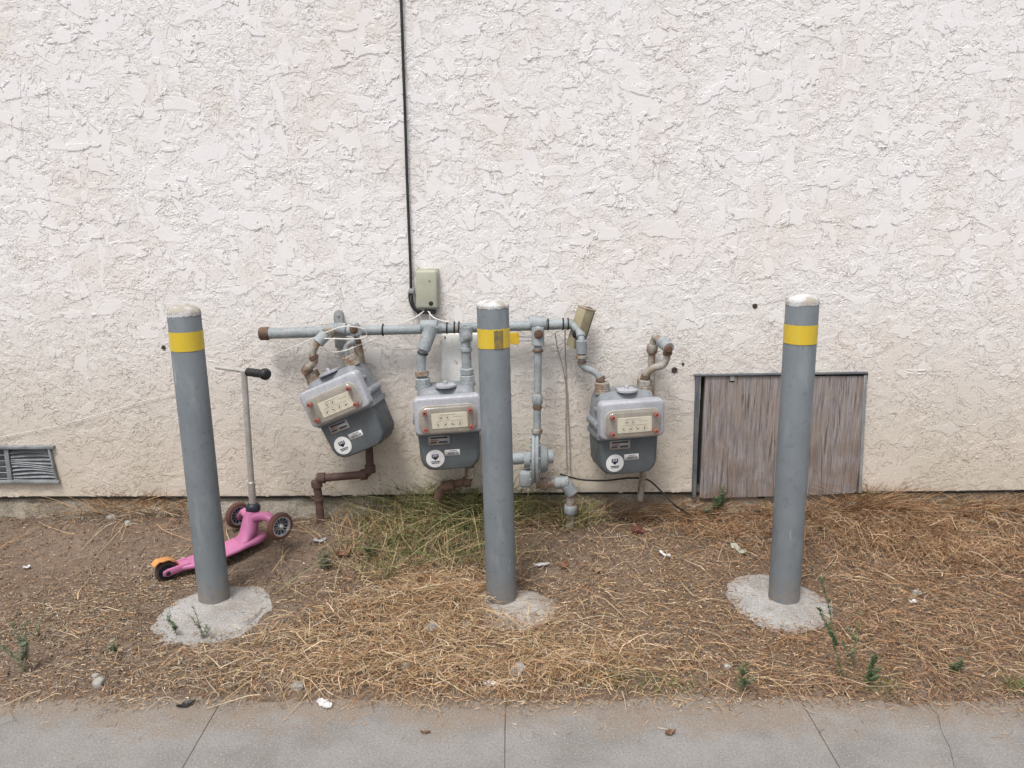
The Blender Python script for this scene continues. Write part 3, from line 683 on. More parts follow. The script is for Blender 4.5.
    vs = [(x, -.045 + y_, .331) for x, y_ in out] + [(x, -.045 + y_, .338) for x, y_ in out]; m_ = len(out)
    mb.add(vs, [tuple(range(m_)), tuple(range(m_, 2 * m_))] + [(k, (k + 1) % m_, m_ + (k + 1) % m_, m_ + k) for k in range(m_)])
    mb.cyl((0, -.040, .33), (0, -.040, .352), .008).box((0, -.03, .333), (.07, .05, .012), .003)
    obj('top_badge', mb, 'meter_plate', t)
    for s, hm in zip((-1, 1), hubs):
        mb = MB().cyl((s * HUB, -.005, .318), (s * HUB, -.005, .338), .031).hexn((s * HUB, -.005, .336), (s * HUB, -.005, .364), .030, 8)
        obj('union_nut', mb, hm, t)
    return t
mL = make_meter('tilted grey gas meter hanging crooked above the brown zigzag pipe, nearest the scooter', (333, 400.5), -.28, (R(0), R(-24), R(-10)))
mC = make_meter('grey gas meter in front of the white backing panel, left of the middle bollard', (447.5, 415.5), -.28, (0, R(-3), R(5)), ('pipe', 'pipe'))
mR = make_meter('upright grey gas meter with rusty union nuts, right of the middle bollard', (632.5, 420), -.28, (0, R(-1.5), R(11)))
def hubtop(m, s, up=.364): return XF[m] @ Vector((s * HUB, -.005, up))

# ------------------------------------------------------------------ manifold
HY = -.085
mf = thing('gas_pipe_manifold', 'long horizontal grey gas pipe running along the stucco wall above the meters', 'gas pipe', at(430, 330, HY))
def P(*pts): return [at(px, py, y) for px, py, y in pts]
mb = MB(); a_, b_, c_, d_ = P((268, 333.5, HY), (345, 331, HY), (430, 329, HY), (572, 324, HY))
mb.cyl(a_, b_, .0235, 24).cyl(b_, c_, .0205, 24).cyl(c_, d_, .0215, 24); obj('header_pipe', mb, 'pipe', mf, True)
mb = MB().rev([(0, .022), (.004, .0275), (.036, .0285), (.042, .026)], at(259.5, 334, HY), a_ - at(259.5, 334, HY), 20); obj('end_cap', mb, 'rust', mf, True)
for px in (338, 429, 538):
    q = at(px, 332 - (px - 260) * .033, HY); mb = MB().cyl(q - Vector((.035, 0, 0)), q + Vector((.035, 0, 0)), .028)
    obj('tee', mb, 'pipe', mf, True)
for px in (383, 447, 454.5, 459, 548, 563, 568):
    q = at(px, 334 - (px - 260) * .033, HY); obj('band_clamp', MB().cyl(q - Vector((.003, 0, 0)), q + Vector((.003, 0, 0)), .0265), 'black', mf, True)
q = at(339, 327, -.02); mb = MB().prism([(q.x - .020, q.z - .09), (q.x + .020, q.z - .09), (q.x + .020, q.z + .055), (q.x + .014, q.z + .068), (q.x, q.z + .074), (q.x - .014, q.z + .068), (q.x - .020, q.z + .055)], -.026, -.004, .002)
mb.cyl((q.x, -.03, q.z + .05), (q.x, -.022, q.z + .05), .007)
obj('pipe_strap', mb, 'galv', mf, True)
def conn(pts, r, mat, fits=(), name='connection_pipe', par=mf, bend=.035, fm=None, seg=16):
    pts = [p if isinstance(p, Vector) else at(*p) for p in pts]
    o = obj(name, MB().pipe(pts, r, bend, seg), mat, par, True)
    for (i, u, l, rr, kind, mt) in fits:     # fitting on segment i at fraction u
        a, b = pts[i], pts[i + 1]; d = (b - a).normalized(); c = a.lerp(b, u)
        m_ = MB(); (m_.hexn if kind == 'hex' else m_.cyl)(c - d * l / 2, c + d * l / 2, rr); obj('fitting' if kind != 'hex' else 'union', m_, mt, par, True)
    return pts
def plug(px, py, y, r, mat='rust', par=mf):
    p = at(px, py, y); obj('plug', MB().rev([(0, r), (.010, r), (.012, r * .75), (.012, r * .5), (.022, r * .5)], p, (0, -1, 0), 16), mat, par, True)
# left meter
hl, hr = hubtop(mL, -1), hubtop(mL, 1)
upL = (XF[mL].to_3x3() @ Vector((0, 0, 1)))
conn([(336, 331, HY), (326, 334, -.15), (316.5, 344, -.17), (311.5, 353, -.17), (316, 362, -.17), (305, 370, -.17), hl], .0150, 'pipe_rusty',
     [(1, .45, .05, .025, 'cyl', 'pipe'), (0, .8, .03, .026, 'cyl', 'pipe_rusty'), (3, .5, .02, .020, 'hex', 'rust'), (5, .15, .012, .021, 'cyl', 'rust')], bend=.03)
conn([(355, 327, HY), (355, 329, -.17), (358, 339, -.175), (345, 347, -.175), (348, 358, -.175), hr], .0120, 'pipe',
     [(1, .1, .05, .022, 'cyl', 'pipe'), (2, .05, .012, .018, 'cyl', 'rust'), (4, .4, .012, .017, 'cyl', 'rust')], bend=.02)
plug(354, 329.5, -.185, .017)
# middle meter
cl, cr = hubtop(mC, -1), hubtop(mC, 1)
conn([(431, 329, HY), (430, 331, -.15), (424.5, 346, -.165), (420.5, 362, -.165), cl], .0190, 'pipe',
     [(1, .2, .07, .029, 'cyl', 'pipe'), (1, .95, .045, .0285, 'cyl', 'pipe'), (2, .45, .006, .024, 'cyl', 'black'), (3, .75, .02, .029, 'cyl', 'pipe_rusty')], bend=.03)
conn([(466, 328, HY), (466, 331, -.16), (466, 350, -.165), cr], .0205, 'pipe',
     [(0, .75, .05, .028, 'cyl', 'pipe'), (1, .15, .06, .027, 'cyl', 'pipe'), (1, .97, .016, .026, 'cyl', 'pipe'), (2, .85, .03, .030, 'hex', 'pipe')], bend=.02)
plug(467, 336, -.182, .020, 'pipe')
q = at(438, 328, -.13); obj('wing_lever', MB().box(q, (.03, .012, .018), .004, rot=Euler((0, R(-35), 0))), 'pipe', mf, True)
# right meter inlet
rl, rr_ = hubtop(mR, -1), hubtop(mR, 1)
conn([(572, 324, HY), (580.5, 334, -.15), (581.5, 341, -.175), (581.5, 358, -.175), (582.5, 367, -.175), (597, 373, -.175), rl], .0145, 'pipe',
     [(2, .35, .055, .023, 'cyl', 'pipe'), (2, .92, .014, .025, 'cyl', 'pipe_rusty'), (1, .2, .02, .019, 'cyl', 'pipe'), (3, .45, .010, .019, 'cyl', 'rust'), (5, .7, .016, .021, 'cyl', 'rust')], bend=.03)
# right meter outlet, a pipe of its own
op = thing('outlet_pipe', 'rusty looped outlet pipe rising from the right gas meter and dropping behind it', 'gas pipe', at(651, 500, -.03))
conn([rr_, (646, 374, -.175), (653, 367.5, -.175), (664, 365.5, -.175), (667.5, 356, -.175), (667.5, 347, -.175), (654.5, 335.5, -.06), (652, 350, -.05), (651, 390, -.05), (645, 455, -.06), (640, 500, -.06)], .0150, 'pipe_rusty',
     [(5, .18, .07, .024, 'cyl', 'pipe'), (6, .9, .04, .024, 'hex', 'pipe_rusty'), (4, .3, .012, .020, 'cyl', 'rust'), (0, .35, .014, .02, 'cyl', 'rust'), (8, .86, .04, .024, 'cyl', 'rust')], par=op, bend=.03)
plug(668, 349, -.195, .017, 'rust', op)
# rusty riser under the left meter
rp = thing('brown_riser_pipe', 'brown painted zigzag pipe dropping from behind the tilted meter into the soil', 'gas pipe', ground(320, 522))
gp = ground(320, 520)
pts = conn([(357, 340, -.06), (362, 366, -.05), (368, 430, -.06), (370.5, 474, -.075), (316, 478.5, -.075), (319, 500, -.075), Vector((at(321, 520, -.08).x, -.08, gp.z - .05))], .0175, 'brown',
     [(2, .88, .035, .024, 'cyl', 'brown'), (3, .12, .03, .024, 'cyl', 'brown'), (3, .90, .035, .024, 'cyl', 'brown'), (4, .25, .03, .024, 'cyl', 'brown'), (4, .97, .012, .0225, 'cyl', 'brown')], par=rp, bend=.04, name='riser')
obj('painted_sleeve', MB().cyl(at(357.3, 343, -.058), at(361.8, 366, -.052), .0195), 'pipe_rusty', rp, True)
# stub pipe below middle meter
sp = thing('stub_pipe', 'short rusty elbow pipe below the middle gas meter, half hidden in grass', 'gas pipe', ground(440, 500))
conn([(470, 452, -.10), (470, 481, -.10), (441, 487, -.11), (437, 500, -.11)], .0175, 'rust', [(0, .7, .05, .023, 'cyl', 'pipe_rusty'), (1, .75, .05, .024, 'cyl', 'rust'), (1, .1, .03, .024, 'cyl', 'rust')], par=sp, bend=.035)

# ------------------------------------------------------------------ regulator
rg = thing('gas_regulator', 'grey disc-shaped gas regulator on a vertical pipe, right of the middle bollard', 'gas regulator', ground(569, 512))
conn([(538, 328, HY), (538, 332, -.13), (538, 345, -.135), (537, 437, -.135)], .0165, 'pipe', [(1, .35, .075, .026, 'cyl', 'pipe'), (2, .06, .010, .022, 'cyl', 'rust'), (2, .58, .045, .024, 'hex', 'pipe'), (2, .67, .016, .0195, 'cyl', 'rust'), (2, .93, .016, .024, 'cyl', 'pipe_rusty')], name='drop_pipe', par=rg, bend=.02)
plug(538.5, 334, -.150, .019, 'rust', rg)
c = at(535, 459, -.135)
ax = Vector((.995, -.03, .0)).normalized()
mb = MB().rev([(-.018, .085), (-.014, .108), (-.003, .110), (-.0028, .102), (.0028, .102), (.003, .110), (.014, .108), (.018, .085), (.024, .062), (.048, .054), (.056, .044), (.058, .0)], c, ax, 40)
for k in range(10):
    f = 2 * math.pi * k / 10; u = Vector((0, 0, 1)); v_ = ax.cross(u); d = u * math.cos(f) + v_ * math.sin(f)
    mb.hexn(c + d * .093 - ax * .022, c + d * .093 + ax * .022, .007, 6)
obj('diaphragm_case', mb, 'pipe', rg, True)
mb = MB().rev([(.05, .03), (.075, .030), (.080, .026)], c + Vector((0, 0, .012)), ax, 20); obj('spring_cap', mb, 'pipe', rg, True)
mb = MB().cyl(c + Vector((-.005, 0, .01)), at(500, 460, -.13), .0255).cyl(at(524, 460, -.135), at(530, 460, -.135), .035); obj('side_pipe', mb, 'pipe', rg, True)
mb = MB().box(at(526, 478, -.14), (.06, .06, .075), .015, 3); obj('valve_body', mb, 'pipe', rg, True)
conn([(536, 484, -.12), (565, 482.5, -.12), (571, 492, -.12), Vector((at(570, 500, -.12).x, -.12, .02))], .0200, 'pipe_rusty',
     [(0, .88, .06, .027, 'cyl', 'pipe'), (1, .7, .05, .028, 'cyl', 'pipe'), (2, .35, .04, .03, 'hex', 'pipe'), (0, .25, .03, .026, 'cyl', 'pipe_rusty')], par=rg, bend=.03)

# ------------------------------------------------------------------ small fittings on the wall
q0 = at(467, 382, -.012)
wp = MB().prism(rr_outline(at(442, 380, -.02).x, at(483, 380, -.02).x, at(460, 436, -.02).z, at(460, 333.5, -.02).z, .012), -.03, -.006, .004, 2)
tp = thing('backing_panel', 'white metal backing panel fixed to the wall behind the middle meter', 'panel', at(462, 436, -.01))
obj('plate', wp, 'panel', tp, True)
for px, py in ((445, 337), (480, 337)):
    p = at(px, py, -.03); obj('screw', MB().cyl(p, p + Vector((0, -.004, 0)), .004, 10), 'rust', tp, True)

jb = thing('junction_box', 'beige utility box on the wall at the foot of the black cable', 'utility box', at(428, 309, -.03))
p = at(427.5, 288.5, -.03)
obj('box_base', MB().box((p.x, -.014, p.z), (.095, .026, .168), .004), 'jbox', jb, True)
obj('box_cover', MB().box((p.x - .002, -.041, p.z - .002), (.091, .032, .160), .010, 3), 'jbox', jb, True)
q = at(431, 303.5, -.057); obj('screw', MB().rev([(0, .010), (.002, .010), (.002, .006), (.004, .005)], q + Vector((0, .001, 0)), (0, -1, 0), 16), 'black', jb, True)
q = at(429.5, 281, -.057); obj('screw', MB().cyl(q, q + Vector((0, -.002, 0)), .003, 10), 'rust', jb, True)
q = at(419, 268.5, -.012); obj('screw', MB().cyl(q, q + Vector((0, -.006, 0)), .005, 10), 'rust', jb, True)
q = at(430, 312, -.04); obj('grommet', MB().box((q.x, -.03, q.z), (.05, .03, .016), .003), 'black', jb, True)

cb = thing('wall_cable', 'black cable hanging down the stucco wall to the beige utility box', 'cable', at(412, 300, -.02))
path = [at(398.5, -70, -.015), at(401, 0, -.018), at(403, 60, -.016), at(405.2, 120, -.018), at(407, 180, -.016), at(409, 230, -.018), at(410.5, 268, -.020), at(411, 290, -.022), at(412.5, 302, -.025), at(416, 309, -.03), at(423, 312.5, -.035), at(431, 312, -.035)]
path[0] = Vector((path[1].x - .012, -.015, 3.19))
def smooth_path(p, n=6):
    out = []
    for i in range(len(p) - 1):
        p0, p1, p2, p3 = p[max(i - 1, 0)], p[i], p[i + 1], p[min(i + 2, len(p) - 1)]
        for k in range(n):
            t = k / n; out.append(.5 * ((2 * p1) + (p2 - p0) * t + (2 * p0 - 5 * p1 + 4 * p2 - p3) * t * t + (3 * p1 - p0 - 3 * p2 + p3) * t ** 3))
    return out + [p[-1]]
obj('cable_run', MB().sweep(smooth_path(path), .0058, 10), 'black', cb, True)
q = at(411.3, 291, -.022); obj('cable_clip', MB().box((q.x + .002, -.02, q.z), (.026, .022, .022), .004), 'galv', cb, True)
for px, py in ((412, 306), (413.5, 310)):
    pass
obj('cable_branch', MB().sweep(smooth_path([at(411, 286, -.02), at(409, 296, -.025), at(412, 307, -.03), at(419, 314, -.03)]), .004, 8), 'black', cb, True)

def wire(pts, r, mat, label, name='wire', cat='wire', group=None):
    if isinstance(r, tuple): n_ = len(smooth_path(pts, 8)); r = [r[0] + (r[1] - r[0]) * min(1, max(0, (i / n_ - .3) / .2)) for i in range(n_)]
    return single(name, MB().sweep(smooth_path(pts, 8), r, 6), mat, label, cat, group)
wire([at(-60, 452, -.012), at(0, 437, -.012), at(60, 425, -.012), at(140, 402, -.012), at(205, 384, -.02), at(262, 359, -.08), at(300, 344, -.12), at(322, 334, -.15), at(341, 327, -.20), at(352, 326.5, -.21), at(363, 329, -.19), at(366.5, 335, -.17), at(360, 338.5, -.19), at(346, 339, -.20), at(330, 338.5, -.19), at(318, 339, -.16)], (.0010, .0022), 'wire_w',
     'long slack white string running down left from the tilted meter pipes', 'string', 'string')
wire([at(324, 350, -.13), at(334, 352, -.15), at(343, 351, -.19), at(352, 348, -.19), at(364, 343, -.14), at(376, 338, -.11)], .0020, 'wire_w', 'white wire loop hanging under the header above the tilted meter', 'wire')
wire([at(424, 311, -.045), at(416, 317, -.06), at(407, 321, -.05), at(396, 325, -.03)], .0022, 'wire_w', 'short white wire end poking left under the beige utility box', 'wire')
wire([at(428, 311, -.045), at(433, 317, -.07), at(441, 320.5, -.08), at(449, 322, -.10)], .0022, 'wire_w', 'short white wire end poking right under the beige utility box', 'wire')
wire([at(430, 311, -.04), at(430, 318, -.07), at(430, 326, -.10)], .0035, 'galv', 'thin grey wire dropping from the utility box onto the header pipe', 'wire')
wire([at(555, 333, -.04), at(558, 350, -.016), at(563, 368, -.014), at(566, 390, -.014), at(566, 430, -.014), at(567, 474, -.015)], .0019, 'galv', 'bent grey wire down the wall, left of the pair behind the regulator', 'wire', group='thin wires down the wall')
wire([at(565, 330, -.04), at(565.5, 360, -.014), at(567.5, 400, -.014), at(569.5, 440, -.014), at(570.5, 474, -.015)], .0022, 'tan2', 'straight tan wire down the wall, right of the pair behind the regulator', 'wire', group='thin wires down the wall')
g1 = ground(712, 524)
wire([at(560, 474, -.03), at(580, 479.5, -.035), at(605, 480.5, -.05), at(630, 478, -.05), at(648, 480, -.06), at(662, 492, -.10), at(676, 506, -.14), Vector((ground(694, 519).x, ground(694, 519).y, ground(694, 519).z + .012)), Vector((g1.x, g1.y, g1.z + .006))], .0042, 'black', 'black ground cable sagging below the right meter into the straw', 'cable', 'cable')

# tan bracket cover on the pipe end
tb = thing('pipe_end_cover', 'tan metal box cover tilted on the right end of the header pipe', 'cover', at(580, 332, -.09))
rot = Euler((R(10), R(13), R(35))); c = at(580.5, 328, -.085)
obj('cover_shell', MB().box(c, (.056, .056, .175), .004, 2, rot), 'tan', tb, True)
mt = rot.to_matrix()
obj('cover_seam', MB().box(c + mt @ Vector((.022, -.0285, 0)), (.003, .002, .16), 0, 1, rot), 'hole', tb, True)
obj('cover_lid', MB().box(c + mt @ Vector((0, 0, .088)), (.059, .059, .006), .002, 1, rot), 'tan2', tb, True)
obj('knockout', MB().box(c + mt @ Vector((.010, -.004, .0925)), (.026, .014, .002), 0, 1, rot), 'hole', tb, True)
q = at(576.3, 334, -.125); obj('black_grommet', MB().cyl(q, q + Vector((.004, -.014, 0)), .020), 'black', tb, True)

# yellow tag beside the middle bollard
yt = thing('yellow_tag', 'small chipped yellow metal tag under the header beside the middle bollard', 'tag', at(515, 343, -.12))
a1, a2 = at(505, 333, -.13), at(519.5, 345, -.13)
out = [(a1.x, a1.z), (a2.x - .003, a1.z + .002), (a2.x, a1.z - .015), (a2.x - .004, a1.z - .028), (a2.x + .001, a2.z + .010), (a2.x - .012, a2.z), (a2.x - .030, a2.z + .006), (a1.x, a2.z + .006)]
obj('tag_plate', MB().prism(out, -.133, -.129, .001, 1), 'yellow', yt, True)
obj('tag_wire', MB().sweep([at(518, 336.5, -.13), at(532, 337, -.12)], .003, 8), 'galv', yt, True); obj('tag_wire', MB().sweep([at(518, 341, -.13), at(532, 340.5, -.12)], .002, 8), 'galv', yt, True)

# ------------------------------------------------------------------ scooter
def scooter():
    Rr = at(166, 571, -.49); Rr.z = float(gz(Rr.x, -.49)) + .038; Rr.x = at(166, 571, -.49).x
    rad = .058
    Nw = at(280, 526, -.335); Fw = at(238, 515, -.135)
    t = thing('kick_scooter', 'pink three-wheeled kick scooter with one black grip, parked behind the left bollard', 'scooter', ((Rr.x + Nw.x) / 2, -.35, float(gz((Rr.x + Nw.x) / 2, -.35))))
    axd = (Nw - Fw); axd.z = 0; axd.normalize(); up = Vector((0, 0, 1)); Mid = (Nw + Fw) / 2
    fw = Vector((Mid.x - Rr.x, Mid.y - Rr.y, 0)).normalized(); side = Vector((fw.y, -fw.x, 0))
    def wheel(c, ax, r, wdt, tyre, name='wheel', solid=False):
        th = MB().rev([(-wdt * .5, r * .74), (-wdt * .5, r * .86), (-wdt * .34, r * .97), (0, r), (wdt * .34, r * .97), (wdt * .5, r * .86), (wdt * .5, r * .74), (-wdt * .5, r * .74)], c, ax, 40)
        th.f = th.f[:-2]
        wo_ = obj(name, th, tyre, t, True, 60)
        if solid:
            obj('rim', MB().rev([(-wdt * .45, r * .76), (-wdt * .45, r * .3), (wdt * .45, r * .3), (wdt * .45, r * .76)], c, ax, 32), 'navy', wo_, True); return
        rm = MB(); p = ax
        ring = [(-wdt * .42, r * .75), (-wdt * .42, r * .63), (wdt * .42, r * .63), (wdt * .42, r * .75), (-wdt * .42, r * .75)]
        rm.rev(ring, c, ax, 32); rm.f = rm.f[:-2]
        rm.cyl(c - ax * wdt * .5, c + ax * wdt * .55, r * .17)
        u = up; v = ax.cross(u)
        for k in range(6):
            f = 2 * math.pi * k / 6 + .3; d = u * math.cos(f) + v * math.sin(f); e = ax.cross(d)
            for s_ in (-1, 1):
                rm.sweep([c + d * r * .14 + e * s_ * r * .05, c + d * r * .68 + e * s_ * r * .17], r * .045, 6)
        obj('rim', rm, 'rim', wo_, True)
        obj('hub_cap', MB().rev([(0, r * .14), (.004, r * .12), (.006, r * .05)], c + ax * wdt * .55, ax, 14), 'steel', wo_, True)
        obj('inner_disc', MB().rev([(-.002, r * .64), (.002, r * .64)], c, ax, 24), 'navy', wo_, True)
    Nw.z = max(Nw.z, float(gz(Nw.x, Nw.y)) + rad - .004); Fw.z = max(Fw.z, float(gz(Fw.x, Fw.y)) + rad - .004)
    Mid = (Nw + Fw) / 2
    wheel(Nw, axd, rad, .026, 'tyre'); wheel(Fw, axd, rad, .026, 'tyre')
    wheel(Rr, side, .043, .026, 'tyre_rear', solid=True)
    # deck
    def sec(u, s, z, hw, hh):
        c = Rr.lerp(Vector((Mid.x, Mid.y, Mid.z)), u) + side * s; c.z = z; return (c, side * hw, up * hh)
    z0 = Rr.z; z1 = Mid.z
    secs = [sec(.09, 0, z0 + .006, .022, .009), sec(.14, 0, z0 + .006, .032, .013), sec(.24, 0, z0 + .006, .048, .013), sec(.38, 0, z0 + .012, .062, .012), sec(.55, 0, z0 + .020, .066, .012), sec(.70, 0, z0 + .028, .064, .013), sec(.82, 0, z0 + .036, .056, .016), sec(.92, 0, z0 + .040, .054, .018), sec(1.0, 0, z0 + .044, .044, .018), sec(1.05, 0, z0 + .046, .028, .012)]
    obj('deck', MB().loft(secs, 24, 3), 'pink', t, True, 50)
    for s in (-1, 1):
        a = Rr + side * s * .021; b = sec(.22, s * .026, z0 + .014, 0, 0)[0]
        obj('rear_fork', MB().loft([(a - fw * .018, side * .004, up * .010), (a, side * .005, up * .017), (a.lerp(b, .5), side * .006, up * .015), (b, side * .008, up * .012)], 12), 'pink', t, True, 60)
    obj('axle_bolt', MB().cyl(Rr + side * .024, Rr + side * .031, .009), 'black', t, True)
    vs = []; fs = []; n = 12
    for k in range(n + 1):
        f = R(-8 + 150 * k / n); rr = .050 + (.008 if k > 9 else 0); d = fw * math.cos(f) + up * math.sin(f)
        for s, o in ((-.020, 0), (.020, 0), (.020, .004), (-.020, .004)): vs.append(Rr + d * (rr + o) + side * s)
    for k in range(n):
        for j in range(4): a = k * 4 + j; b = k * 4 + (j + 1) % 4; fs.append((a, b, b + 4, a + 4))
    fs += [(0, 1, 2, 3), (n * 4, n * 4 + 1, n * 4 + 2, n * 4 + 3)]
    obj('fender', MB().add(vs, fs), 'orange', t, True, 50)
    # neck and head
    col_b = at(253, 507, -.245); col_t = at(243.8, 371, -.235); cd = (col_t - col_b).normalized()
    nb = sec(.87, 0, z0 + .042, 0, 0)[0]
    A = side
    obj('neck', MB().loft([(nb - fw * .05 + up * -.004, A * .044, up * .008), (nb - fw * .02 + up * .004, A * .046, (up - fw * .3) * .022), (nb.lerp(col_b, .3) + up * .006, A * .040, (fw * -.8 + up * .5) * .036), (nb.lerp(col_b, .65), A * .033, fw * -.034), (col_b - cd * .004, A * .025, fw * -.025)], 24, 2.3), 'pink', t, True, 60)
    arm = []
    hd = col_b - cd * .045
    for u in np.linspace(-1, 1, 17):
        end = (Nw if u > 0 else Fw) - axd * (.018 if u > 0 else -.018); q = abs(u)
        c = hd.lerp(end, q); c += up * (.016 * math.sin(q * math.pi) - .006) + up * .030 * q * q * (1 - q) * 3
        arm.append((c, fw * (.036 - .020 * q), up * (.026 - .014 * q)))
    obj('front_arm', MB().loft(arm, 16, 2.3), 'pink', t, True, 60)
    obj('steering_collar', MB().rev([(-.008, .024), (0, .030), (.018, .030), (.026, .024), (.030, .018)], col_b - cd * .012, cd, 24), 'navy', t, True)
    obj('steering_tube', MB().rev([(0, .0150), (.11, .0150), (.112, .0128), (.9 * (col_t - col_b).length, .0128), ((col_t - col_b).length, .0128)], col_b, cd, 20), 'steel', t, True)
    le = at(216.5, 367.3, -.150); re = at(248, 372, -.250); re2 = at(268, 374.5, -.305)
    bd_ = (re2 - le).normalized()
    mid_ = col_t
    le2 = mid_ - (re2 - mid_).normalized() * .135
    le2 = Vector((le.x, le.y, le.z)); 
    obj('handlebar', MB().pipe([le2, mid_, re], .0085, .01, 14), 'steel', t, True)
    gd = (re2 - re).normalized(); gl = (re2 - re).length
    prof = [(-.004, .011), (0, .0175)] + [(gl * u, .0165 + .0012 * math.sin(u * 50)) for u in np.linspace(.05, .68, 20)] + [(gl * .72, .017), (gl * .78, .023), (gl * .88, .0245), (gl * .97, .021), (gl, .012)]
    obj('grip', MB().rev(prof, re, gd, 20), 'black', t, True, 60)
scooter()

# ------------------------------------------------------------------ vegetation and litter
def blades(base, ang, length, width, lift, bend, col, up=None, K=5, taper=.35, sink=0.0):
    """base (N,3); lying blades arch by lift; upright ones rise by up"""
    n = len(base); t = np.linspace(0, 1, K)[None, :]; d = np.stack([np.cos(ang), np.sin(ang)], -1); pr = np.stack([-np.sin(ang), np.cos(ang)], -1)
    s = length[:, None] * t; kk = rng.uniform(0, .7, n)[:, None]; be = (bend * length)[:, None] * (.35 * t ** 2 + 1.3 * np.maximum(0, t - kk))
    x = base[:, 0:1] + d[:, 0:1] * s + pr[:, 0:1] * be; y = base[:, 1:2] + d[:, 1:2] * s + pr[:, 1:2] * be
    y = np.minimum(y, -.004 - 0 * y)
    if up is None:
        lift = np.abs(lift)
        g0 = np.maximum(gz(x, y), .0012 * (y < -1.2)); z = g0 + .0025 + base[:, 2:3] + lift[:, None] * (np.minimum(t / (kk + .12), (1.05 - t) / (.93 - kk)).clip(0, 1) * .6 + .4 * t * np.sign(kk - .35))
    else:
        z = base[:, 2:3] + up[:, None] * (t * 1.5 - .5 * t ** 2.2 * 1.1) - sink
    wd = width[:, None] * (1 - (1 - taper) * t ** 1.5) * .5; tw = rng.uniform(-1.0, 1.0, n)[:, None]
    wx, wy, wz = pr[:, 0:1] * np.cos(tw), pr[:, 1:2] * np.cos(tw), np.sin(tw)
    V = np.stack([np.stack([x + wx * wd, y + wy * wd, z + wz * wd], -1), np.stack([x - wx * wd, y - wy * wd, z - wz * wd], -1)], 2)  # n,K,2,3
    idx = np.arange(n * K * 2).reshape(n, K, 2)
    q = np.stack([idx[:, :-1, 0], idx[:, 1:, 0], idx[:, 1:, 1], idx[:, :-1, 1]], -1).reshape(-1, 4)
    C = np.repeat(col[:, None, :], K * 2, 1).reshape(-1, 3)
    return V.reshape(-1, 3), q, C
def build_blades(name, parts, label, cat):
    Vs, Qs, Cs = [], [], []; o = 0
    for V, q, C in parts: Vs.append(V); Qs.append(q + o); Cs.append(C); o += len(V)
    V = np.concatenate(Vs); q = np.concatenate(Qs); C = np.concatenate(Cs); me = bpy.data.meshes.new(name)
    me.vertices.add(len(V)); me.vertices.foreach_set('co', V.reshape(-1).astype('f'))
    me.loops.add(len(q) * 4); me.loops.foreach_set('vertex_index', q.reshape(-1).astype('i'))
    me.polygons.add(len(q)); me.polygons.foreach_set('loop_start', np.arange(0, len(q) * 4, 4).astype('i'))
    me.update(calc_edges=True)
    at_ = me.color_attributes.new('col', 'FLOAT_COLOR', 'POINT'); at_.data.foreach_set('color', np.concatenate([C, np.ones((len(C), 1))], 1).reshape(-1).astype('f'))
    o = link(name, me, 'blade', smooth=0); return tag(o, label, cat, kind='stuff')
def palette(n, cols, jit=.18):
    c = np.array(cols)[rng.integers(0, len(cols), n)]; return np.clip(c * rng.uniform(1 - jit, 1 + jit, (n, 1)) * rng.uniform(.95, 1.05, (n, 3)), 0, 1)
STRAW = [(.50, .35, .20), (.43, .275, .145), (.36, .21, .105), (.56, .42, .265), (.29, .16, .08), (.64, .51, .36)]
BROWN = [(.38, .215, .115), (.27, .145, .078), (.44, .285, .165), (.19, .11, .062), (.54, .385, .245)]
GREY = [(.42, .36, .28), (.30, .24, .18), (.50, .42, .31), (.24, .17, .12)]
def gpt(px, py): p = ground(px, py); return p.x, p.y
def scatter(n, wfun, x0=-3.9, x1=3.9, y0=-1.62, y1=-.01):
    xs, ys = [], []; tot = 0
    while tot < n:
        x = rng.uniform(x0, x1, n); y = rng.uniform(y0, y1, n); k = rng.uniform(0, 1, n) < wfun(x, y); xs.append(x[k]); ys.append(y[k]); tot += k.sum()
    return np.concatenate(xs)[:n], np.concatenate(ys)[:n]
def blob(x, y, px, py, rx, ry):
    cx, cy = gpt(px, py); return np.exp(-((x - cx) / rx) ** 2 - ((y - cy) / ry) ** 2)
def off_foot(x, y, k=1.):
    w_ = np.ones_like(x)
    for i, (cx, cy) in enumerate(FOOT):
        d = np.hypot(x - cx - FOFF[i][0], (y - cy - FOFF[i][1]) / 1.15) + .018 * wob(x, y, 30, o=2); w_ = w_ * (1 - (.96 if i != 1 else .80) * (1 - sstep(.10 if i != 1 else .05, .235 if i != 1 else .17, d)) ** .6)
    return w_
def edge_w(x, y): return sstep(-1.36, -1.26, y + .03 * wob(x, y * 0, 9, o=6))
def w_fine(x, y):
    w_ = .55 + .35 * wob(x, y, 6, o=4)
    w_ = w_ - .75 * blob(x, y, 110, 540, .65, .22) - .35 * blob(x, y, 660, 580, .25, .18) - .35 * blob(x, y, 290, 560, .25, .2)
    w_ = w_ + .5 * blob(x, y, 920, 600, .7, .5) + .3 * blob(x, y, 650, 640, .4, .2)
    return np.clip(w_, .06, 1) * off_foot(x, y) * edge_w(x, y)
def w_long(x, y):
    w_ = .04 + .07 * sstep(-1.0, .2, x) + .9 * blob(x, y, 430, 640, .45, .30) + .7 * blob(x, y, 330, 665, .5, .16) + .8 * blob(x, y, 930, 545, .6, .26) + .6 * blob(x, y, 700, 520, .35, .12) + .5 * blob(x, y, 560, 665, .3, .2) + .35 * blob(x, y, 820, 680, .8, .1) + .35 * blob(x, y, 150, 520, .2, .1) + .45 * blob(x, y, 960, 640, .6, .3)
    return np.clip(w_, 0, 1) * (off_foot(x, y) * .98 + .02) * edge_w(x, y)
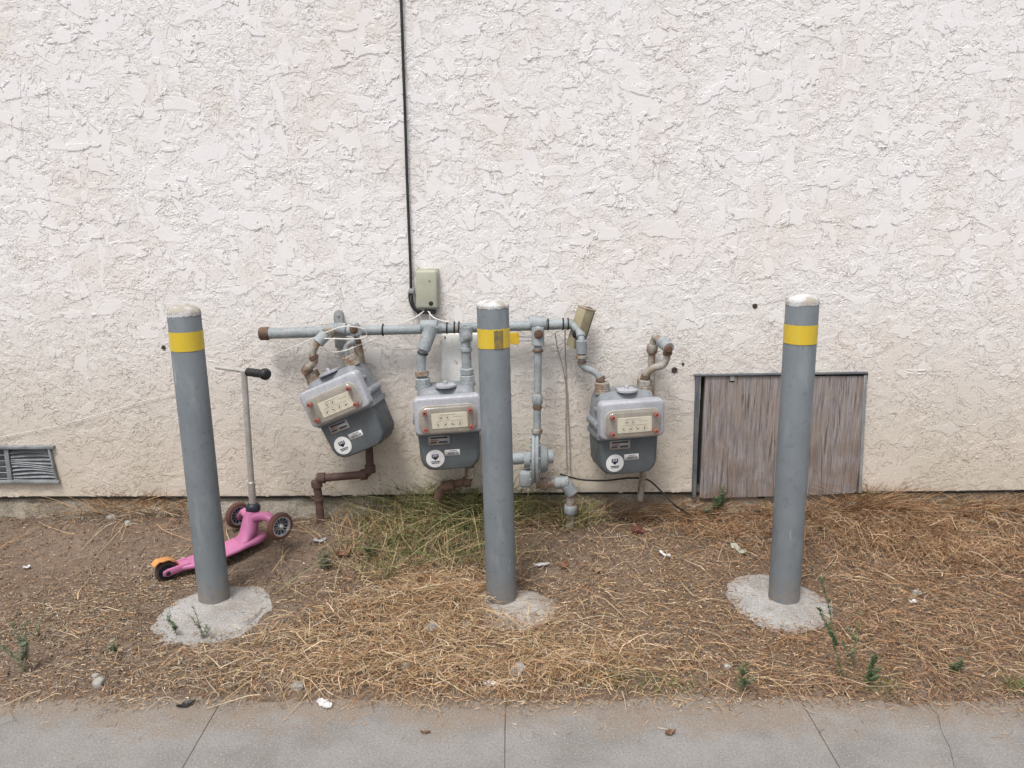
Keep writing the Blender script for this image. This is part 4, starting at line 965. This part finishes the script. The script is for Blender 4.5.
def colour_by_x(x, n):
    c = palette(n, STRAW); b = palette(n, BROWN); g = palette(n, GREY)
    pb = sstep(.35, 1.1, x) * .72 + .12; pg = (1 - sstep(-1.1, -.5, x)) * .45 + .05
    u = rng.uniform(0, 1, n); c[u < pb] = b[u < pb]; k = u > 1 - pg; c[k] = g[k]; return c
parts = []
def lay(n, wf, l0, l1, w0, w1, lf, bd, cf, zlift=.006, ang=None):
    x, y = scatter(n, wf); base = np.stack([x, y, rng.uniform(0, zlift, n)], -1)
    a = rng.uniform(0, 2 * math.pi, n) if ang is None else ang(x, y, n)
    ln = rng.uniform(l0, l1, n) * rng.uniform(.6, 1, n)
    parts.append(blades(base, a, ln, rng.uniform(w0, w1, n), rng.uniform(0, lf, n), rng.normal(0, bd, n), cf(x, n)))
lay(112000, w_fine, .005, .024, .0012, .0042, .003, .12, lambda x, n: colour_by_x(x, n) * rng.uniform(.35, 1.15, (n, 1)), .007)
lay(29000, w_fine, .02, .06, .0008, .0022, .008, .20, lambda x, n: colour_by_x(x, n) * rng.uniform(.5, 1.1, (n, 1)), .010)
lay(8500, w_long, .03, .12, .0010, .0030, .020, .22, lambda x, n: colour_by_x(x, n), .02)
lay(1400, w_long, .10, .24, .0014, .0032, .035, .28, lambda x, n: palette(n, STRAW) * np.where(x > .6, .8, 1.0)[:, None], .02)
def w_mat(x, y):
    w_ = .9 * blob(x, y, 940, 530, .55, .20) + .7 * blob(x, y, 700, 515, .30, .09) + .7 * blob(x, y, 440, 600, .28, .20) + .35 * blob(x, y, 380, 670, .4, .12) + .5 * blob(x, y, 560, 668, .25, .10) + .5 * blob(x, y, 150, 510, .18, .05) + .6 * blob(x, y, 560, 520, .15, .08)
    return np.clip(w_ * (.55 + .7 * wob(x, y, 13, o=7)), 0, 1) * (off_foot(x, y) * .99 + .01) * edge_w(x, y)
lay(12000, w_mat, .02, .09, .0010, .0030, .012, .20, lambda x, n: colour_by_x(x, n) * rng.uniform(.7, 1.1, (n, 1)), .045)
lay(2000, w_mat, .07, .18, .0014, .0034, .03, .30, lambda x, n: colour_by_x(x, n) * rng.uniform(.7, 1.15, (n, 1)), .055)
lay(700, lambda x, y: sstep(-1.62, -1.30, y) ** 2 * (1 - sstep(-1.30, -1.26, y)), .008, .05, .0008, .0022, .003, .2, lambda x, n: colour_by_x(x, n), .0, )
def clods(n, wf):
    x, y = scatter(n, wf, y0=-1.40); z = gz(x, y); sz = rng.uniform(.0015, .006, n) * rng.uniform(.5, 1.3, n)
    base = np.array([[1, 0, -.5], [-.5, .87, -.5], [-.5, -.87, -.5], [0, 0, .8], [.5, .6, .35], [-.6, .1, .4]])
    a = rng.uniform(0, 6.28, n); ca, sa = np.cos(a), np.sin(a)
    P_ = base[None] * rng.uniform(.6, 1.3, (n, 6, 3)) * sz[:, None, None]
    X = P_[..., 0] * ca[:, None] - P_[..., 1] * sa[:, None] + x[:, None]; Y_ = P_[..., 0] * sa[:, None] + P_[..., 1] * ca[:, None] + y[:, None]
    Z = P_[..., 2] * .8 + z[:, None] + sz[:, None] * .3
    V = np.stack([X, np.minimum(Y_, -.003), Z], -1); idx = np.arange(n * 6).reshape(n, 6)
    F = np.array([[0, 1, 4, 4], [0, 4, 3, 3], [1, 2, 5, 5], [1, 5, 3, 4], [2, 0, 3, 5]])
    F = np.array([[0, 1, 4, 3], [1, 2, 5, 3], [2, 0, 3, 5], [0, 4, 3, 2]]); q = idx[:, F].reshape(-1, 4)
    c = palette(n, [(.20, .15, .115), (.15, .11, .08), (.27, .215, .17), (.33, .29, .25), (.11, .08, .06)], .3)
    return V.reshape(-1, 3), q, np.repeat(c, 6, 0)
build_blades('soil_clods', [clods(34000, lambda x, y: np.clip(.5 + .4 * wob(x, y, 5, o=8), .15, 1) * (.25 + .75 * off_foot(x, y)) * sstep(-1.38, -1.22, y))], 'loose crumbs of dry brown soil over the verge', 'soil')
build_blades('dry_straw_litter', parts, 'dry straw and chaff scattered over the brown soil strip', 'dry grass')

def tuft(n, px, py, rx, ry, h0, h1, lean, cols, w0=.0012, w1=.0028):
    cx, cy = gpt(px, py); x = rng.normal(cx, rx, n); y = np.clip(rng.normal(cy, ry, n), -1.3, -.012); g = gz(x, y)
    a = rng.uniform(0, 2 * math.pi, n); h = rng.uniform(h0, h1, n)
    return blades(np.stack([x, y, g], -1), a, h * rng.uniform(.2, lean, n), rng.uniform(w0, w1, n), h, rng.normal(0, .5, n), palette(n, cols), up=h * rng.uniform(.5, 1, n), K=6, taper=.15, sink=.005)
GREEN = [(.10, .15, .045), (.075, .11, .035), (.17, .20, .075), (.27, .26, .12), (.14, .19, .06)]
DRYG = [(.50, .40, .23), (.42, .33, .18), (.34, .28, .14), (.55, .44, .28)]
parts = [tuft(350, 572, 524, .05, .03, .06, .15, 1.4, GREEN + DRYG, .0015, .0034), tuft(500, 440, 500, .10, .02, .12, .24, .9, GREEN + DRYG[:2], .0015, .0034), tuft(1000, 462, 522, .14, .08, .07, .24, 1.5, GREEN + DRYG[:2], .0020, .0048), tuft(260, 455, 560, .14, .05, .06, .16, 1.5, GREEN + DRYG, .002, .0045), tuft(600, 490, 510, .13, .05, .08, .25, 1.2, GREEN, .0022, .0048), tuft(1000, 405, 540, .15, .12, .06, .20, 1.6, DRYG + GREEN[:3] + BROWN[:1], .0018, .0042), tuft(420, 420, 508, .16, .03, .07, .19, 1.3, GREEN + DRYG, .0015, .0034),
         tuft(650, 548, 518, .10, .05, .05, .18, 1.5, DRYG + GREEN + BROWN[:2], .0015, .0034), tuft(200, 385, 575, .06, .04, .04, .10, 1.2, GREEN + DRYG)]
for _ in range(10):
    parts.append(tuft(45, rng.uniform(250, 600), rng.uniform(600, 690), .03, .02, .03, .09, 1.5, DRYG + STRAW[:2]))
parts.append(tuft(300, 645, 685, .10, .03, .015, .045, 1.5, GREEN)); parts.append(tuft(90, 880, 690, .03, .02, .02, .07, 1.3, GREEN)); parts.append(tuft(90, 1015, 690, .03, .02, .02, .07, 1.3, GREEN)); parts.append(tuft(60, 610, 680, .03, .02, .02, .05, 1.3, GREEN))
build_blades('green_grass', parts, 'patchy green and yellowing grass around the middle of the soil strip', 'grass')
parts = []
for px, py, n, hh in ((850, 500, 380, .17), (690, 508, 200, .12), (665, 505, 150, .10), (900, 505, 220, .10), (960, 508, 220, .12), (1010, 510, 160, .12), (760, 508, 180, .08), (640, 500, 160, .12), (150, 512, 120, .14), (600, 512, 120, .10), (810, 520, 160, .10), (930, 530, 200, .08), (195, 512, 60, .09), (345, 515, 60, .08), (572, 492, 60, .07), (880, 545, 200, .07), (980, 560, 200, .07), (780, 535, 120, .06), (720, 535, 140, .06), (60, 508, 60, .08), (845, 498, 160, .16), (120, 506, 90, .14)):
    parts.append(tuft(int(n * 2.2), px, py, .085, .036, .04, hh * 1.3, 1.7, BROWN + BROWN + STRAW[:3], .0014, .0034))
build_blades('dry_brush', parts, 'rusty brown dried brush piled against the foot of the wall', 'dry grass')

def weed(px, py, top, nl, ll, mat, label, branches=2, seed=1, name='weed', wl=.0016):
    rr = random.Random(seed); b = ground(px, py); tp_ = at(top[0], top[1], b.y - .01)
    t = thing(name, label, 'weed', b); st = MB(); lf = MB()
    stems = [[b - Vector((0, 0, .01)), b.lerp(tp_, .35) + Vector((rr.uniform(-.012, .012), rr.uniform(-.01, .01), 0)), b.lerp(tp_, .7) + Vector((rr.uniform(-.012, .012), 0, 0)), tp_]]
    H = (tp_ - b).length
    for k in range(branches):
        u = rr.uniform(.08, .6); p0 = b.lerp(tp_, u); d = Vector((rr.uniform(-1, 1), rr.uniform(-.8, .4), rr.uniform(.6, 1.2))).normalized() * H * rr.uniform(.25, .5)
        stems.append([p0, p0 + d * .5 + Vector((0, 0, -.004)), p0 + d])
    for s_ in stems:
        p = smooth_path(s_, 5); st.sweep(p, [.0015 * (1 - .6 * i / len(p)) for i in range(len(p))], 6)
        for k in range(int(nl * len(s_) / 2.6)):
            i = rr.randrange(len(p) - 1); c = p[i].lerp(p[i + 1], rr.random()); a = rr.uniform(0, 6.28)
            d = Vector((math.cos(a), math.sin(a), rr.uniform(.1, 1.1))).normalized(); l_ = ll * rr.uniform(.5, 1.15); n_ = d.cross(Vector((0, 0, 1))).normalized() * wl
            lf.add([c, c + d * l_ * .5 + n_ + Vector((0, 0, .001)), c + d * l_ + Vector((0, 0, -l_ * .15)), c + d * l_ * .5 - n_], [(0, 1, 2), (0, 2, 3)])
    obj('stem', st, 'stem', t, True); obj('leaves', lf, mat, t, True, 0)
    return t
weed(845, 678, (821, 578), 190, .012, 'leaf_a', 'tall thin green weed standing beside the right bollard footing', 2, 21)
weed(852, 668, (862, 612), 40, .016, 'leaf_a', 'short pale weed just right of the tallest weed', 2, 4)
weed(866, 685, (874, 655), 90, .013, 'leaf_a', 'low bushy green weed at the pavement edge on the right', 5, 5)
weed(22, 672, (26, 622), 80, .020, 'leaf_b', 'grey-green weed at the far left edge of the soil', 4, 6)
weed(40, 640, (44, 600), 30, .014, 'leaf_b', 'spindly grey weed behind the far left one', 2, 7)
weed(118, 660, (115, 640), 36, .014, 'leaf_b', 'small grey-green weed left of the scooter-side footing', 3, 8)
weed(178, 638, (170, 612), 40, .014, 'leaf_a', 'small weed in front of the left bollard footing, left one', 3, 9)
weed(204, 640, (193, 606), 34, .014, 'leaf_b', 'thin weed in front of the left bollard footing, right one', 3, 10)
weed(712, 520, (722, 488), 90, .026, 'leaf_a', 'bright green feathery weed at the foot of the plywood hatch', 6, 11, wl=.0012)
weed(328, 570, (322, 548), 40, .022, 'leaf_b', 'pale green clump growing in bare soil below the tilted meter', 7, 12, wl=.0012)
weed(372, 562, (366, 540), 40, .022, 'leaf_b', 'pale green clump at the left rim of the central grass', 6, 13, wl=.0012)
weed(742, 690, (745, 664), 50, .016, 'leaf_a', 'small upright green weed near the pavement between the bollards', 3, 14)
weed(950, 672, (962, 660), 30, .018, 'leaf_a', 'flat green sprig lying in straw at lower right', 3, 15)

def scrap(px, py, l, w_, ang, mat, label, cat, name, thick=.0012, seed=0, curl=.012, pointy=False, lift=.006):
    rr = random.Random(seed * 7 + 3); p = ground(px, py); b = bmesh.new(); nx, ny = 10, 6; g = {}
    ca, sa = math.cos(R(ang)), math.sin(R(ang)); ph = rr.uniform(0, 6)
    for i in range(nx + 1):
        u = i / nx * 2 - 1; e = (1 - abs(u) ** (1.4 if pointy else 5)) ** (.9 if pointy else .5); e = max(e, .04) * (1 + .18 * math.sin(u * 9 + ph))
        for j in range(ny + 1):
            v = j / ny * 2 - 1; x = u * l / 2; y = v * w_ / 2 * e
            z = curl * (.5 * u * u + .5 * abs(v) ** 2 + .25 * math.sin(u * 5 + v * 4 + ph))
            X = p.x + x * ca - y * sa; Yy = p.y + x * sa + y * ca
            g[i, j] = b.verts.new((X, Yy, max(float(gz(X, Yy)), 0.0) + lift + z))
    for i in range(nx):
        for j in range(ny): b.faces.new((g[i, j], g[i + 1, j], g[i + 1, j + 1], g[i, j + 1]))
    r = bmesh.ops.extrude_face_region(b, geom=list(b.faces))
    for v in [q for q in r['geom'] if isinstance(q, bmesh.types.BMVert)]: v.co.z -= thick
    return single(name, MB().bm(b), mat, label, cat, None, 60)
scrap(325, 710, .062, .026, -40, 'paper', 'white plastic scrap lying on the pavement edge', 'litter', 'plastic_scrap', seed=1, thick=.004, curl=.004)
scrap(187, 713, .055, .024, 35, 'black', 'small black flake lying on the pavement at left', 'litter', 'plastic_scrap', seed=2, curl=.008, pointy=True)
scrap(492, 687, .055, .022, 5, 'paper', 'crumpled white paper scrap near the pavement below the middle bollard', 'litter', 'paper_scrap', seed=3, curl=.014)
scrap(517, 675, .060, .040, 60, 'dull_paper', 'greyish crumpled wrapper in straw below the middle bollard', 'litter', 'paper_scrap', seed=4, curl=.018)
scrap(541, 567, .070, .014, 3, 'paper', 'narrow white strip lying in soil right of the middle bollard', 'litter', 'paper_scrap', seed=5)
scrap(665, 557, .055, .013, -35, 'paper', 'white sliver lying in straw between middle and right bollards', 'litter', 'paper_scrap', seed=6)
scrap(738, 552, .080, .028, -50, 'tissue', 'pale torn tissue on the straw left of the right bollard', 'litter', 'tissue_scrap', seed=7, curl=.016)
scrap(320, 543, .060, .016, 8, 'dull_paper', 'faded strip of litter on soil below the brown pipe', 'litter', 'paper_scrap', seed=8)
scrap(912, 604, .030, .022, 10, 'paper', 'small white crumb of litter in straw at right', 'litter', 'paper_scrap', seed=9, curl=.010)
scrap(1003, 517, .035, .024, 0, 'paper', 'white scrap near the wall at far right', 'litter', 'paper_scrap', seed=10, curl=.01)
scrap(27, 569, .030, .016, 30, 'paper', 'tiny white scrap on bare soil at far left', 'litter', 'paper_scrap', seed=11, curl=.008)
scrap(564, 568, .060, .030, 60, 'leaf_brown', 'curled orange-brown dead leaf right of the middle bollard', 'leaf', 'dead_leaf', seed=12, curl=.018, pointy=True)
scrap(598, 573, .055, .026, -20, 'leaf_pale', 'pale brown dead leaf further right on the bare soil', 'leaf', 'dead_leaf', seed=13, curl=.015, pointy=True)
scrap(637, 533, .065, .055, 70, 'leaf_red', 'dark red dead leaf in the soil below the right meter', 'leaf', 'dead_leaf', seed=14, curl=.022, pointy=True)
scrap(344, 556, .065, .050, 30, 'leaf_brown', 'brown dead leaf on soil between the pipe and the grass', 'leaf', 'dead_leaf', seed=15, curl=.018, pointy=True)
scrap(421, 484 + 200, .030, .016, 30, 'leaf_brown', 'small brown leaf near the pavement edge', 'leaf', 'dead_leaf', seed=16, curl=.01, pointy=True)
scrap(426, 741, .030, .010, 5, 'leaf_brown', 'tiny brown twig-like leaf lying on the pavement', 'leaf', 'dead_leaf', seed=17, curl=.006, pointy=True)
scrap(670, 741, .035, .018, 20, 'leaf_brown', 'small curled brown leaf on the pavement right of centre', 'leaf', 'dead_leaf', seed=18, curl=.012, pointy=True)
scrap(788, 604, .035, .024, 20, 'leaf_brown', 'small brown leaf on concrete at the foot of the right bollard', 'leaf', 'dead_leaf', seed=19, curl=.014, pointy=True, lift=.03)

def stone(px, py, s, label, seed, mat='stone', sq=.6):
    rr = random.Random(seed); p = ground(px, py); b = bmesh.new(); bmesh.ops.create_icosphere(b, subdivisions=3, radius=1)
    ph = [rr.uniform(0, 6) for _ in range(6)]
    for v in b.verts:
        k = 1 + .16 * math.sin(v.co.x * 3 + ph[0]) + .14 * math.sin(v.co.y * 4 + ph[1]) + .12 * math.sin(v.co.z * 4 + ph[2]) + .05 * math.sin(v.co.x * 9 + ph[3])
        v.co = Vector((v.co.x * k * s, v.co.y * k * s * .8, v.co.z * k * s * sq)) + p + Vector((0, 0, s * sq * .5))
    return single('stone', MB().bm(b), mat, label, 'stone', None, 50)
stone(98, 685, .022, 'pale grey stone near the pavement at lower left', 1)
stone(95, 677, .012, 'tiny pebble just behind the pale stone at lower left', 2)
stone(432, 629, .026, 'grey flat stone in the straw left of the middle footing', 3)
stone(405, 668, .018, 'small grey stone in straw near the pavement left of centre', 4)
stone(298, 688, .020, 'dark grey stone at the pavement edge left of centre', 5)
stone(112, 518, .022, 'light stone against the foundation at left', 6)
stone(128, 525, .018, 'flat pinkish stone beside the light one at left', 7)
stone(362, 503, .040, 'large blue-grey rock leaning on the foundation below the tilted meter', 8)
stone(312, 510, .025, 'pale stone beside the foot of the brown pipe', 9)
stone(917, 594, .018, 'bluish pebble in dense straw at right', 10)
stone(728, 668, .014, 'whitish pebble left of the right footing near the pavement', 11)
stone(575, 655, .012, 'tiny pale pebble in straw right of the middle footing', 12)
